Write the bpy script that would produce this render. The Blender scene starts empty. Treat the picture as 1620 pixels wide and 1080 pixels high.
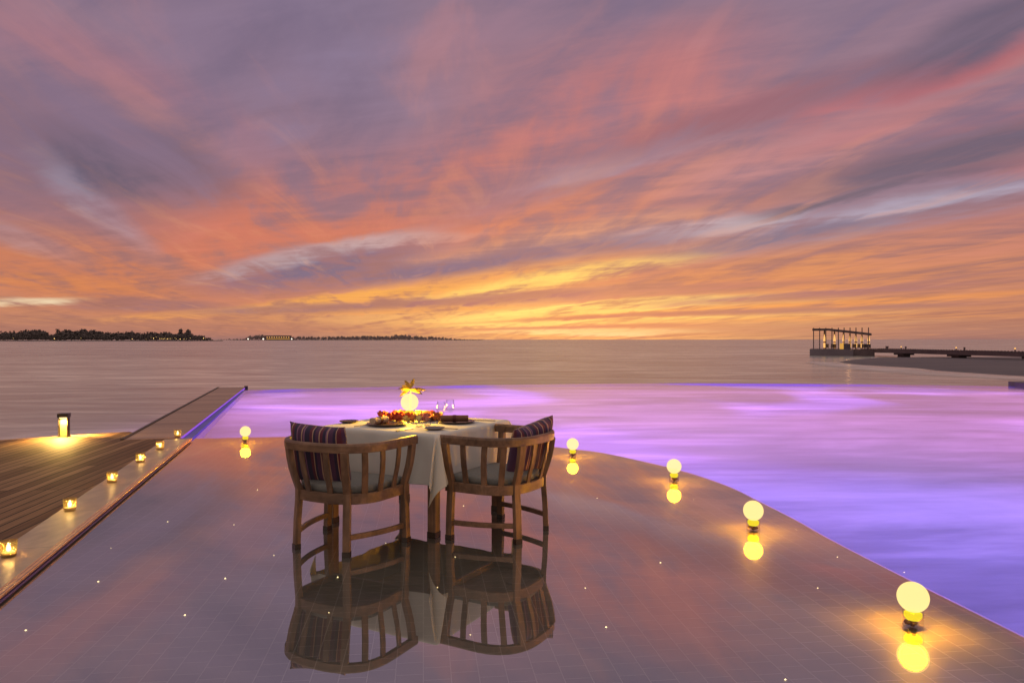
import bpy, bmesh, math, random
from mathutils import Vector, Matrix, Euler
R = math.radians
sc = bpy.context.scene
col = sc.collection
rng = random.Random(11)

# ------------------------------------------------------------------ camera
CAM_H, F = 1.40, 1170.0            # eye height above the pool water; focal length in photo pixels
cam = bpy.data.cameras.new('camera')
cam.sensor_width = 36.0
cam.lens = 36.0 * F / 1620.0
cam.clip_start, cam.clip_end = 0.05, 200000.0
cam_o = bpy.data.objects.new('camera', cam)
col.objects.link(cam_o)
cam_o.location = (0, 0, CAM_H)
cam_o.rotation_euler = (R(90) - math.atan(3.0 / F), 0, 0)
sc.camera = cam_o
sc.render.resolution_x, sc.render.resolution_y = 1024, 682

def lin(c):
    return tuple(((v / 255.0) / 12.92 if v / 255.0 <= 0.04045 else ((v / 255.0 + 0.055) / 1.055) ** 2.4) for v in c) + (1.0,)

# ------------------------------------------------------------------ sky: evening clouds, as a function of the world direction
world = bpy.data.worlds.new('World')
sc.world = world
world.use_nodes = True
wt = world.node_tree
wt.nodes.clear()
def wn(kind, **kw):
    n = wt.nodes.new(kind)
    for k, v in kw.items():
        setattr(n, k, v)
    return n
def L(a, b):
    wt.links.new(a, b)
def wmath(op, a, b=None, clamp=False):
    n = wn('ShaderNodeMath', operation=op, use_clamp=clamp)
    for i, v in enumerate((a, b)):
        if v is None: continue
        if hasattr(v, 'is_linked'): L(v, n.inputs[i])
        else: n.inputs[i].default_value = v
    return n.outputs[0]
def wvec(op, a, b=None):
    n = wn('ShaderNodeVectorMath', operation=op)
    for i, v in enumerate((a, b)):
        if v is None: continue
        if hasattr(v, 'is_linked'): L(v, n.inputs[i])
        else: n.inputs[i].default_value = v
    return n.outputs[0]
def wnoise(vec, scale, detail, rough, dist=0.0):
    n = wn('ShaderNodeTexNoise')
    n.inputs['Scale'].default_value = scale
    n.inputs['Detail'].default_value = detail
    n.inputs['Roughness'].default_value = rough
    n.inputs['Distortion'].default_value = dist
    L(vec, n.inputs['Vector'])
    return n
def wmap(vec, loc=(0, 0, 0), rot=0.0, scale=(1, 1, 1)):
    n = wn('ShaderNodeMapping')
    n.inputs['Location'].default_value = loc
    n.inputs['Rotation'].default_value = (0, 0, rot)
    n.inputs['Scale'].default_value = scale
    L(vec, n.inputs['Vector'])
    return n.outputs[0]
tc = wn('ShaderNodeTexCoord')
sep = wn('ShaderNodeSeparateXYZ')
L(tc.outputs['Generated'], sep.inputs[0])
dx, dy, dz = sep.outputs
yy = wmath('MAXIMUM', dy, 0.08)
comb = wn('ShaderNodeCombineXYZ')
L(wmath('DIVIDE', dx, yy), comb.inputs[0]); L(wmath('DIVIDE', dz, yy), comb.inputs[1])
G0 = comb.outputs[0]
zz = wmath('ADD', wmath('MAXIMUM', dz, 0.0), 0.045)
comb2 = wn('ShaderNodeCombineXYZ')
L(wmath('DIVIDE', dx, zz), comb2.inputs[0]); L(wmath('DIVIDE', dy, zz), comb2.inputs[1])
CP = comb2.outputs[0]                                       # point on the cloud deck
def wturn(vec, ang, size):
    """rotate first, then stretch: size = (length along the axis, width across it)"""
    n = wn('ShaderNodeMapping', vector_type='TEXTURE')
    n.inputs['Rotation'].default_value = (0, 0, R(ang)); n.inputs['Scale'].default_value = (size[0], size[1], 1)
    L(vec, n.inputs['Vector'])
    return n.outputs[0]
STREET = 113.0                                              # the cloud streets run away to the left of the sun
nA = wnoise(wturn(CP, STREET, (3.6, 0.75)), 1.0, 9, 0.55, 0.9).outputs['Fac']
nB = wnoise(wturn(CP, STREET - 16, (1.5, 0.34)), 1.0, 8, 0.56, 0.7).outputs['Fac']
nC = wnoise(wturn(CP, STREET + 40, (0.55, 0.22)), 1.0, 6, 0.6, 0.4).outputs['Fac']
fine = wmath('ADD', wmath('ADD', wmath('MULTIPLY', nA, 0.45), wmath('MULTIPLY', nB, 0.38)), wmath('MULTIPLY', nC, 0.17))
warp1 = wvec('SUBTRACT', wnoise(wmap(G0, scale=(2.2, 5.0, 1)), 1.0, 6, 0.58).outputs['Color'], (0.5, 0.5, 0.5))
warp1 = wvec('MULTIPLY', warp1, (0.15, 0.055, 0.0))
warp2 = wn('ShaderNodeCombineXYZ')
L(wmath('MULTIPLY', wmath('SUBTRACT', fine, 0.5), 0.09), warp2.inputs[1])
# far less bending close to the horizon
damp = wmath('MULTIPLY', wmath('ADD', dz, 0.012), 4.5, clamp=True)
wsum = wvec('ADD', warp1, warp2.outputs[0])
wsc = wn('ShaderNodeVectorMath', operation='SCALE')
L(wsum, wsc.inputs[0]); L(damp, wsc.inputs['Scale'])
GW = wvec('ADD', G0, wsc.outputs[0])
ramp = wn('ShaderNodeValToRGB')
L(wmath('MULTIPLY', dz, 2.0), ramp.inputs[0])
stops = [(0.0, (150, 112, 108)), (0.025, (178, 124, 104)), (0.07, (196, 130, 102)), (0.15, (188, 121, 104)), (0.28, (180, 116, 112)),
         (0.45, (166, 116, 124)), (0.62, (150, 116, 132)), (0.85, (136, 114, 136)), (1.0, (120, 108, 132))]
el = ramp.color_ramp.elements
el[0].position, el[0].color = stops[0][0], lin(stops[0][1])
el[1].position, el[1].color = stops[-1][0], lin(stops[-1][1])
for p, c in stops[1:-1]:
    e = el.new(p); e.color = lin(c)
cur = ramp.outputs['Color']

sg = bpy.data.node_groups.new('cloud_streak', 'ShaderNodeTree')
for nm, tp in (('Base', 'NodeSocketColor'), ('Vector', 'NodeSocketVector'), ('Noise', 'NodeSocketFloat'), ('Location', 'NodeSocketVector'),
               ('Rotation', 'NodeSocketVector'), ('Size', 'NodeSocketVector'), ('Tint', 'NodeSocketColor'), ('Amount', 'NodeSocketFloat')):
    sg.interface.new_socket(nm, in_out='INPUT', socket_type=tp)
sg.interface.new_socket('Color', in_out='OUTPUT', socket_type='NodeSocketColor')
gi, go = sg.nodes.new('NodeGroupInput'), sg.nodes.new('NodeGroupOutput')
gm = sg.nodes.new('ShaderNodeMapping'); gm.vector_type = 'TEXTURE'
for s in ('Vector', 'Location', 'Rotation'):
    sg.links.new(gi.outputs[s], gm.inputs[s])
sg.links.new(gi.outputs['Size'], gm.inputs['Scale'])
gg = sg.nodes.new('ShaderNodeTexGradient'); gg.gradient_type = 'SPHERICAL'
sg.links.new(gm.outputs[0], gg.inputs[0])
def gmath(op, a, b, clamp=False):
    n = sg.nodes.new('ShaderNodeMath'); n.operation = op; n.use_clamp = clamp
    for i, v in enumerate((a, b)):
        if hasattr(v, 'is_linked'): sg.links.new(v, n.inputs[i])
        else: n.inputs[i].default_value = v
    return n.outputs[0]
# a soft body whose edge is eaten away by the streak noise
body = gmath('MULTIPLY', gg.outputs['Fac'], 1.35, True)
edge = gmath('ADD', gmath('MULTIPLY', gmath('SUBTRACT', gi.outputs['Noise'], 0.5), 4.2), 0.72, True)
smooth = sg.nodes.new('ShaderNodeMapRange'); smooth.interpolation_type = 'SMOOTHSTEP'
sg.links.new(body, smooth.inputs['Value'])
fac = gmath('MULTIPLY', gmath('MULTIPLY', smooth.outputs[0], edge), gi.outputs['Amount'], True)
gx = sg.nodes.new('ShaderNodeMix'); gx.data_type = 'RGBA'
sg.links.new(fac, gx.inputs['Factor']); sg.links.new(gi.outputs['Base'], gx.inputs[6]); sg.links.new(gi.outputs['Tint'], gx.inputs[7])
sg.links.new(gx.outputs[2], go.inputs['Color'])

def streak(cx, cy, a, b, ang, tint, amt):
    global cur
    n = wn('ShaderNodeGroup'); n.node_tree = sg
    L(cur, n.inputs['Base']); L(GW, n.inputs['Vector']); L(fine, n.inputs['Noise'])
    n.inputs['Location'].default_value = ((cx - 810) / F, (537 - cy) / F, 0)
    n.inputs['Rotation'].default_value = (0, 0, R(ang))
    n.inputs['Size'].default_value = (a / F, b / F, 1)
    n.inputs['Tint'].default_value = lin(tint)
    n.inputs['Amount'].default_value = amt
    cur = n.outputs['Color']
STREAKS = [
    (540, 345, 560, 150, 10, (206, 112, 88), .8), (950, 200, 420, 190, 24, (196, 114, 112), .85),
    (110, 425, 340, 80, -8, (204, 120, 84), .8), (430, 140, 360, 190, -30, (124, 110, 140), .7),
    (40, 240, 380, 150, -12, (108, 95, 120), .85), (215, 268, 250, 70, -12, (90, 82, 106), .9),
    (140, 95, 280, 80, -24, (156, 108, 126), .6), (330, 190, 240, 50, -30, (156, 110, 126), .5),
    (150, 325, 200, 34, -36, (160, 144, 164), .6), (30, 372, 150, 26, -20, (166, 138, 150), .6),
    (570, 90, 280, 130, -50, (126, 114, 144), .55), (830, 60, 340, 140, 30, (156, 114, 130), .5),
    (640, 412, 460, 50, 6, (114, 98, 128), 1.1), (500, 400, 260, 20, 12, (182, 164, 172), .75), (650, 376, 170, 14, 5, (200, 166, 166), .55),
    (900, 372, 340, 26, 9, (222, 160, 126), .7), (930, 325, 420, 50, 15, (212, 128, 96), .75), (880, 285, 290, 50, 14, (146, 112, 130), .8),
    (1030, 240, 300, 32, 16, (160, 136, 154), .75), (1190, 172, 380, 46, 17, (144, 94, 108), .95), (1250, 245, 360, 60, 15, (190, 134, 140), .7),
    (1470, 115, 360, 36, 19, (184, 102, 108), .95), (1560, 40, 320, 60, 26, (100, 88, 110), 1.0), (1400, 190, 320, 34, 16, (186, 114, 118), .55),
    (1500, 240, 380, 60, 14, (108, 90, 110), 1.05), (1560, 190, 220, 22, 14, (180, 108, 116), .6), (1560, 272, 240, 18, 10, (182, 106, 112), .7),
    (1380, 335, 520, 52, 10, (138, 122, 146), 1.1), (1090, 364, 260, 18, 8, (196, 180, 190), .9), (1500, 316, 300, 18, 9, (176, 162, 182), .85),
    (1400, 300, 320, 16, 12, (104, 90, 110), 1.0), (850, 402, 380, 26, 8, (116, 98, 128), 1.2), (1220, 374, 280, 14, 9, (118, 104, 130), .9),
    (1300, 425, 520, 62, 6, (216, 138, 90), .75), (1560, 385, 280, 40, 8, (198, 124, 110), .7),
    (970, 505, 640, 66, 0, (238, 182, 112), 1.1),
    (720, 448, 440, 26, 9, (228, 156, 92), 1.0), (880, 437, 300, 19, 9, (248, 206, 112), 1.15), (560, 468, 260, 12, 6, (238, 166, 84), .9),
    (1060, 460, 320, 15, 5, (168, 108, 110), .9), (740, 474, 440, 13, 4, (152, 104, 112), 1.1),
    (960, 485, 330, 13, 4, (252, 216, 124), 1.6), (860, 498, 260, 7, 3, (246, 204, 120), 1.1), (620, 490, 300, 7, 2, (232, 160, 94), .8),
    (940, 509, 330, 8, 1.5, (252, 216, 126), 1.5), (1000, 499, 300, 6, 2, (176, 116, 100), 1.1), (930, 517, 300, 5, 1, (184, 126, 104), 1.1),
    (945, 524, 240, 7, 0, (254, 226, 150), 1.5), (975, 529, 110, 5, 0, (255, 232, 165), 1.1),
    (40, 477, 130, 10, 2, (232, 208, 172), 1.0), (235, 482, 190, 16, 0, (144, 104, 114), .9), (340, 494, 280, 10, 4, (234, 160, 92), .8),
    (470, 488, 260, 12, 2, (146, 106, 114), .9), (80, 445, 260, 20, -4, (210, 128, 82), .6),
    (1280, 464, 420, 11, 4, (158, 106, 114), 1.0), (1330, 478, 460, 8, 3, (228, 148, 88), .9), (1250, 490, 460, 8, 2, (156, 108, 112), 1.0),
    (1480, 470, 320, 8, 4, (220, 140, 90), .8), (1300, 503, 460, 6, 1, (220, 146, 94), .7), (1400, 520, 800, 20, 0, (172, 124, 110), .8), (200, 520, 660, 18, 0, (176, 120, 104), .8),
]
for s in STREAKS:
    streak(*s)
# thin feathers of cloud over everything: blue-grey gaps where the deck is thin, lit fibres where it is thick
def wstep(v, lo, hi):
    n = wn('ShaderNodeMapRange'); n.interpolation_type = 'SMOOTHSTEP'
    n.inputs['From Min'].default_value = lo; n.inputs['From Max'].default_value = hi
    L(v, n.inputs['Value'])
    return n.outputs[0]
def wmix(fac, a, b, mode='MIX'):
    n = wn('ShaderNodeMix', data_type='RGBA', blend_type=mode)
    L(fac, n.inputs['Factor']); L(a, n.inputs[6])
    if hasattr(b, 'is_linked'): L(b, n.inputs[7])
    else: n.inputs[7].default_value = b
    return n.outputs[2]
lowgap = wn('ShaderNodeRGB').outputs[0]; lowgap.default_value = lin((150, 104, 110))
low = wstep(dz, -0.01, 0.05)
gap = wmath('MULTIPLY', wmath('MULTIPLY', wstep(fine, 0.53, 0.39), low), 0.58)
gapc = wmix(wstep(dz, 0.05, 0.22), lowgap, lin((120, 106, 136)))
cur = wmix(gap, cur, gapc)
fib = wmath('MULTIPLY', wstep(nB, 0.52, 0.72), 0.28)
lowwarm = wn('ShaderNodeRGB').outputs[0]; lowwarm.default_value = lin((228, 152, 106))
warm = wmix(wstep(dz, 0.05, 0.40), lowwarm, lin((200, 132, 132)))
cur = wmix(fib, cur, warm)
# overhead and behind, the unseen sky is brightened as an added warm fill light
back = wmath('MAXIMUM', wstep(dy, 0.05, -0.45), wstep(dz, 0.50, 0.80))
fillc = wn('ShaderNodeRGB').outputs[0]; fillc.default_value = (0.56, 0.445, 0.37, 1.0)
cur = wmix(back, cur, fillc)
shade = wmath('ADD', wmath('MULTIPLY', wmath('ADD', wmath('MULTIPLY', nA, 0.5), wmath('MULTIPLY', nC, 0.5)), 0.66), 0.64)
shaded = wn('ShaderNodeVectorMath', operation='SCALE')
L(cur, shaded.inputs[0]); L(shade, shaded.inputs['Scale'])
nish = wn('ShaderNodeTexSky', sky_type='NISHITA')
nish.sun_disc = False
nish.sun_elevation = R(1.0)
nish.sun_rotation = R(6.3)
nsc = wn('ShaderNodeVectorMath', operation='SCALE')
L(nish.outputs[0], nsc.inputs[0]); nsc.inputs['Scale'].default_value = 0.015
tot = wvec('ADD', shaded.outputs[0], nsc.outputs[0])
bg = wn('ShaderNodeBackground')
L(tot, bg.inputs['Color']); bg.inputs['Strength'].default_value = 1.0
wo = wn('ShaderNodeOutputWorld')
L(bg.outputs[0], wo.inputs['Surface'])

sun = bpy.data.lights.new('sun', 'SUN')
sun.energy = 0.5; sun.angle = R(1); sun.color = (1.0, 0.62, 0.34)
sun_o = bpy.data.objects.new('sun', sun); col.objects.link(sun_o)
sun_o.rotation_euler = (R(92.0), 0, R(180 - 6.3))      # already just under the horizon, a little right of the middle

sc.view_settings.view_transform = 'Standard'
sc.view_settings.look = 'None'
sc.view_settings.exposure = 0.0
sc.view_settings.gamma = 1.0
sc.view_settings.use_curve_mapping = False
sc.render.engine = 'CYCLES'
cy = sc.cycles
cy.use_denoising = True
cy.max_bounces = 10; cy.diffuse_bounces = 3; cy.glossy_bounces = 4; cy.transmission_bounces = 8; cy.transparent_max_bounces = 16
cy.caustics_reflective = False; cy.caustics_refractive = True
cy.sample_clamp_indirect = 4.0

# ------------------------------------------------------------------ helpers
def G(px, py, z=0.0):
    """point at height z that the photograph shows at (px, py)"""
    y = F * (CAM_H - z) / (py - 537.0)
    return Vector(((px - 810.0) * y / F, y, z))

def tag(o, label=None, cat=None, group=None, kind=None):
    for k, v in (('label', label), ('category', cat), ('group', group), ('kind', kind)):
        if v: o[k] = v
    return o

def empty(name, loc, rz=0.0):
    o = bpy.data.objects.new(name, None)
    o.empty_display_size = 0.1
    o.location = loc; o.rotation_euler = (0, 0, rz)
    col.objects.link(o)
    return o

class MB:
    def __init__(s): s.v = []; s.f = []
    def add(s, vs, fs):
        n = len(s.v); s.v += [tuple(v) for v in vs]; s.f += [tuple(i + n for i in f) for f in fs]; return s
    def box(s, c, size, rz=0.0, M=None):
        hx, hy, hz = (k / 2 for k in size)
        vs = [Vector((x, y, z)) for z in (-hz, hz) for x, y in ((-hx, -hy), (hx, -hy), (hx, hy), (-hx, hy))]
        m = M if M is not None else Matrix.Rotation(rz, 4, 'Z')
        vs = [m @ v + Vector(c) for v in vs]
        return s.add(vs, [(3, 2, 1, 0), (4, 5, 6, 7), (0, 1, 5, 4), (1, 2, 6, 5), (2, 3, 7, 6), (3, 0, 4, 7)])
    def prism(s, poly, z0, z1):
        n = len(poly)
        vs = [(p[0], p[1], z0) for p in poly] + [(p[0], p[1], z1) for p in poly]
        return s.add(vs, [tuple(range(n - 1, -1, -1)), tuple(range(n, 2 * n))] + [(i, (i + 1) % n, n + (i + 1) % n, n + i) for i in range(n)])
    def sweep(s, pts, frames, prof):
        """prof: list of (a, b) in the frame (A, B) of each point"""
        m = len(prof); vs = []
        for p, (A, B) in zip(pts, frames):
            vs += [p + A * a + B * b for a, b in prof]
        fs = []
        for i in range(len(pts) - 1):
            for j in range(m):
                fs.append((i * m + j, i * m + (j + 1) % m, (i + 1) * m + (j + 1) % m, (i + 1) * m + j))
        fs.append(tuple(range(m - 1, -1, -1))); fs.append(tuple((len(pts) - 1) * m + j for j in range(m)))
        return s.add(vs, fs)
    def lathe(s, prof, seg=24, c=(0, 0, 0), caps=True):
        vs = []; m = len(prof)
        for i in range(seg):
            a = 2 * math.pi * i / seg
            vs += [(c[0] + r * math.cos(a), c[1] + r * math.sin(a), c[2] + z) for r, z in prof]
        fs = []
        for i in range(seg):
            k = (i + 1) % seg
            for j in range(m - 1):
                fs.append((i * m + j, k * m + j, k * m + j + 1, i * m + j + 1))
        if caps:
            if prof[0][0] > 1e-6: fs.append(tuple(i * m for i in range(seg - 1, -1, -1)))
            if prof[-1][0] > 1e-6: fs.append(tuple(i * m + m - 1 for i in range(seg)))
        return s.add(vs, fs)
    def tube(s, p0, p1, r0, r1=None, seg=8):
        p0, p1 = Vector(p0), Vector(p1); r1 = r0 if r1 is None else r1
        d = (p1 - p0).normalized(); a = d.orthogonal().normalized(); b = d.cross(a)
        vs = [p + a * (r * math.cos(2 * math.pi * i / seg)) + b * (r * math.sin(2 * math.pi * i / seg)) for p, r in ((p0, r0), (p1, r1)) for i in range(seg)]
        return s.add(vs, [(i, (i + 1) % seg, seg + (i + 1) % seg, seg + i) for i in range(seg)] + [tuple(range(seg - 1, -1, -1)), tuple(range(seg, 2 * seg))])
    def build(s, name, mat, parent=None, smooth=False, bevel=0.0, loc=None, bseg=2, up=False):
        me = bpy.data.meshes.new(name)
        me.from_pydata(s.v, [], s.f); me.update()
        bm = bmesh.new(); bm.from_mesh(me)
        bmesh.ops.remove_doubles(bm, verts=bm.verts, dist=1e-6)
        bmesh.ops.recalc_face_normals(bm, faces=bm.faces)
        if up:                                    # an open sheet: every face looks up
            bmesh.ops.reverse_faces(bm, faces=[f for f in bm.faces if f.normal.z < 0])
        bm.to_mesh(me); bm.free()
        if smooth:
            for p in me.polygons: p.use_smooth = True
        me.materials.append(mat)
        o = bpy.data.objects.new(name, me); col.objects.link(o)
        if parent: o.parent = parent
        if loc is not None: o.location = loc
        if bevel:
            b = o.modifiers.new('bevel', 'BEVEL'); b.width = bevel; b.segments = bseg; b.limit_method = 'ANGLE'
        return o

def copy_tree(o, parent=None):
    c = o.copy(); col.objects.link(c)
    if parent: c.parent = parent
    for ch in o.children: copy_tree(ch, c)
    return c

# ------------------------------------------------------------------ materials
def new_mat(name):
    m = bpy.data.materials.new(name); m.use_nodes = True
    nt = m.node_tree
    b = nt.nodes['Principled BSDF']
    return m, nt, b
def node(nt, kind, **kw):
    n = nt.nodes.new(kind)
    for k, v in kw.items(): setattr(n, k, v)
    return n
def ramp_node(nt, stops, interp='LINEAR'):
    r = node(nt, 'ShaderNodeValToRGB'); cr = r.color_ramp; cr.interpolation = interp
    cr.elements[0].position, cr.elements[0].color = stops[0][0], stops[0][1]
    cr.elements[1].position, cr.elements[1].color = stops[-1][0], stops[-1][1]
    for p, c in stops[1:-1]:
        e = cr.elements.new(p); e.color = c
    return r
def c4(r, g, b): return (r, g, b, 1.0)
def mapping(nt, scale=(1, 1, 1), rot=(0, 0, 0), src='Object', loc=(0, 0, 0)):
    t = node(nt, 'ShaderNodeTexCoord'); m = node(nt, 'ShaderNodeMapping')
    m.inputs['Scale'].default_value = scale; m.inputs['Rotation'].default_value = rot; m.inputs['Location'].default_value = loc
    nt.links.new(t.outputs[src], m.inputs['Vector'])
    return m.outputs[0]
def noise(nt, vec, scale, detail=5, rough=0.55, dist=0.0):
    n = node(nt, 'ShaderNodeTexNoise')
    n.inputs['Scale'].default_value = scale; n.inputs['Detail'].default_value = detail
    n.inputs['Roughness'].default_value = rough; n.inputs['Distortion'].default_value = dist
    nt.links.new(vec, n.inputs['Vector'])
    return n
def bump(nt, b, height, strength, dist=0.01):
    n = node(nt, 'ShaderNodeBump'); n.inputs['Strength'].default_value = strength; n.inputs['Distance'].default_value = dist
    nt.links.new(height, n.inputs['Height']); nt.links.new(n.outputs[0], b.inputs['Normal'])
    return n
def simple(name, a, b_, scale=8, rough=0.5, stretch=(1, 1, 1), bumpy=0.0, metallic=0.0, spec=0.5):
    m, nt, b = new_mat(name)
    n = noise(nt, mapping(nt, stretch), scale)
    r = ramp_node(nt, [(0.3, c4(*a)), (0.7, c4(*b_))])
    nt.links.new(n.outputs['Fac'], r.inputs[0]); nt.links.new(r.outputs[0], b.inputs['Base Color'])
    b.inputs['Roughness'].default_value = rough; b.inputs['Metallic'].default_value = metallic
    b.inputs['Specular IOR Level'].default_value = spec
    if bumpy: bump(nt, b, n.outputs['Fac'], bumpy)
    return m
def emit(name, rgb, strength=1.0):
    m, nt, b = new_mat(name)
    b.inputs['Base Color'].default_value = (0, 0, 0, 1)
    b.inputs['Specular IOR Level'].default_value = 0.0
    b.inputs['Emission Color'].default_value = c4(*rgb); b.inputs['Emission Strength'].default_value = strength
    return m
def schlick(nt, r0, normal=None, power=5.0):
    """reflectance from the angle of view alone, the same from both sides of a sheet"""
    g = node(nt, 'ShaderNodeNewGeometry'); d = node(nt, 'ShaderNodeVectorMath', operation='DOT_PRODUCT')
    nt.links.new(normal if normal is not None else g.outputs['Normal'], d.inputs[0]); nt.links.new(g.outputs['Incoming'], d.inputs[1])
    def mth(op, a, b=None):
        n = node(nt, 'ShaderNodeMath', operation=op)
        for i, v in enumerate((a, b)):
            if v is None: continue
            if hasattr(v, 'is_linked'): nt.links.new(v, n.inputs[i])
            else: n.inputs[i].default_value = v
        return n.outputs[0]
    c = mth('ABSOLUTE', d.outputs['Value'])
    return mth('ADD', mth('MULTIPLY', mth('POWER', mth('SUBTRACT', 1.0, c), power), 1.0 - r0), r0)
def glass(name, tint=(1, 1, 1), ior=1.45, edge=1.0):
    m, nt, b = new_mat(name); nt.nodes.remove(b)
    out = nt.nodes['Material Output']
    tr = node(nt, 'ShaderNodeBsdfTransparent'); tr.inputs[0].default_value = c4(*tint)
    gl = node(nt, 'ShaderNodeBsdfGlossy'); gl.inputs['Roughness'].default_value = 0.03
    mu = node(nt, 'ShaderNodeMath', operation='MULTIPLY', use_clamp=True); mu.inputs[1].default_value = edge
    mx = node(nt, 'ShaderNodeMixShader')
    nt.links.new(schlick(nt, ((ior - 1) / (ior + 1)) ** 2), mu.inputs[0]); nt.links.new(mu.outputs[0], mx.inputs[0])
    nt.links.new(tr.outputs[0], mx.inputs[1]); nt.links.new(gl.outputs[0], mx.inputs[2])
    nt.links.new(mx.outputs[0], out.inputs['Surface'])
    return m
def wood(name, dark, light, axis='X', scale=1.0, rough=0.45, bumpy=0.08):
    m, nt, b = new_mat(name)
    st = {'X': (2.0, 26, 26), 'Y': (26, 2.0, 26), 'Z': (26, 26, 2.0)}[axis]
    v = mapping(nt, tuple(k * scale for k in st))
    n = noise(nt, v, 1.0, 7, 0.6, 0.6)
    n2 = noise(nt, mapping(nt, (3, 3, 3)), 2.0, 3)
    ad = node(nt, 'ShaderNodeMath', operation='ADD'); ad2 = node(nt, 'ShaderNodeMath', operation='MULTIPLY'); ad2.inputs[1].default_value = 0.5
    nt.links.new(n.outputs['Fac'], ad.inputs[0]); nt.links.new(n2.outputs['Fac'], ad.inputs[1]); nt.links.new(ad.outputs[0], ad2.inputs[0])
    r = ramp_node(nt, [(0.36, c4(*dark)), (0.52, c4(*[(a + c) / 2 for a, c in zip(dark, light)])), (0.66, c4(*light))])
    nt.links.new(ad2.outputs[0], r.inputs[0]); nt.links.new(r.outputs[0], b.inputs['Base Color'])
    b.inputs['Roughness'].default_value = rough
    bump(nt, b, n.outputs['Fac'], bumpy, 0.004)
    return m

PLANK_DIR = math.atan2(0.12, 1.0)          # boards and floor tiles run this way, a little left of straight ahead
EDGE_DIR = math.atan2(1.64, 6.07)          # the pool edge and the walkway run this way

# shallow shelf tiles
M_tile, nt, b = new_mat('shelf_tiles')
v = mapping(nt, (1, 1, 1), (0, 0, -PLANK_DIR + R(90)))
br = node(nt, 'ShaderNodeTexBrick'); br.offset = 0.5
br.inputs['Scale'].default_value = 1.0; br.inputs['Brick Width'].default_value = 0.116; br.inputs['Row Height'].default_value = 0.116
br.inputs['Mortar Size'].default_value = 0.0022; br.inputs['Mortar Smooth'].default_value = 0.3
br.inputs['Color1'].default_value = c4(0.29, 0.275, 0.235); br.inputs['Color2'].default_value = c4(0.345, 0.325, 0.28); br.inputs['Mortar'].default_value = c4(0.62, 0.59, 0.53)
nt.links.new(v, br.inputs['Vector'])
nz = noise(nt, mapping(nt, (1, 1, 1)), 0.9, 4)
mx = node(nt, 'ShaderNodeMix', data_type='RGBA', blend_type='MULTIPLY'); mx.inputs['Factor'].default_value = 1.0
rr = ramp_node(nt, [(0.3, c4(0.72, 0.72, 0.73)), (0.7, c4(1.12, 1.1, 1.07))])
nt.links.new(nz.outputs['Fac'], rr.inputs[0]); nt.links.new(br.outputs['Color'], mx.inputs[6]); nt.links.new(rr.outputs[0], mx.inputs[7])
nt.links.new(mx.outputs[2], b.inputs['Base Color']); b.inputs['Roughness'].default_value = 0.5

def water_surface(name, ior, refract, bump_s, bscale):
    m, nt, b = new_mat(name); nt.nodes.remove(b)
    out = nt.nodes['Material Output']
    fr = node(nt, 'ShaderNodeFresnel'); fr.inputs['IOR'].default_value = ior
    gl = node(nt, 'ShaderNodeBsdfGlossy'); gl.inputs['Roughness'].default_value = 0.0 if not refract else 0.16
    if refract:
        tr = node(nt, 'ShaderNodeBsdfRefraction'); tr.inputs['IOR'].default_value = 1.33; tr.inputs['Roughness'].default_value = 0.0
    else:
        tr = node(nt, 'ShaderNodeBsdfTransparent')
    if bump_s:
        n = noise(nt, mapping(nt, bscale), 1.0, 3, 0.5)
        bp = node(nt, 'ShaderNodeBump'); bp.inputs['Strength'].default_value = bump_s; bp.inputs['Distance'].default_value = 0.02
        nt.links.new(n.outputs['Fac'], bp.inputs['Height'])
        for q in (fr, gl): nt.links.new(bp.outputs[0], q.inputs['Normal'])
    mx = node(nt, 'ShaderNodeMixShader')
    if refract:                                     # breeze patches roughen the surface and dull its reflection
        pn = noise(nt, mapping(nt, (0.20, 0.13, 1), loc=(0.9, 0.35, 0)), 1.0, 2, 0.45, 0.4)
        pr = ramp_node(nt, [(0.36, c4(0.45, 0.45, 0.45)), (0.52, c4(1, 1, 1))], 'EASE')
        nt.links.new(pn.outputs['Fac'], pr.inputs[0])
        pm = node(nt, 'ShaderNodeMath', operation='MULTIPLY')
        nt.links.new(schlick(nt, 0.05, bp.outputs[0], 3.6), pm.inputs[0]); nt.links.new(pr.outputs[0], pm.inputs[1])
    nt.links.new(pm.outputs[0] if refract else schlick(nt, ior, bp.outputs[0], 2.8), mx.inputs[0]); nt.links.new(tr.outputs[0], mx.inputs[1]); nt.links.new(gl.outputs[0], mx.inputs[2])
    nt.links.new(mx.outputs[0], out.inputs['Surface'])
    return m
M_shelfwater = water_surface('shelf_water', 0.42, False, 0.012, (1.3, 1.3, 1))
M_poolwater = water_surface('pool_water', 1.8, True, 0.014, (0.35, 0.35, 1))

M_basin = simple('basin_plaster', (0.13, 0.12, 0.46), (0.17, 0.155, 0.54), 1.5, 0.6)

M_sea, nt, b = new_mat('sea_water')                        # smoothed by a long exposure: soft pale streaks over grey
n1 = noise(nt, mapping(nt, (0.11, 0.34, 1), (0, 0, R(7))), 1.0, 7, 0.6, 1.2)
n2 = noise(nt, mapping(nt, (0.016, 0.05, 1), (0, 0, R(-9))), 1.0, 6, 0.6, 1.0)
n3 = noise(nt, mapping(nt, (0.35, 1.5, 1)), 1.0, 5, 0.6, 0.3)
def mm(op, a, c):
    n = node(nt, 'ShaderNodeMath', operation=op)
    for i, v in enumerate((a, c)):
        if hasattr(v, 'is_linked'): nt.links.new(v, n.inputs[i])
        else: n.inputs[i].default_value = v
    return n.outputs[0]
mixn = mm('ADD', mm('ADD', mm('MULTIPLY', n1.outputs['Fac'], 0.45), mm('MULTIPLY', n2.outputs['Fac'], 0.35)), mm('MULTIPLY', n3.outputs['Fac'], 0.2))
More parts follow.
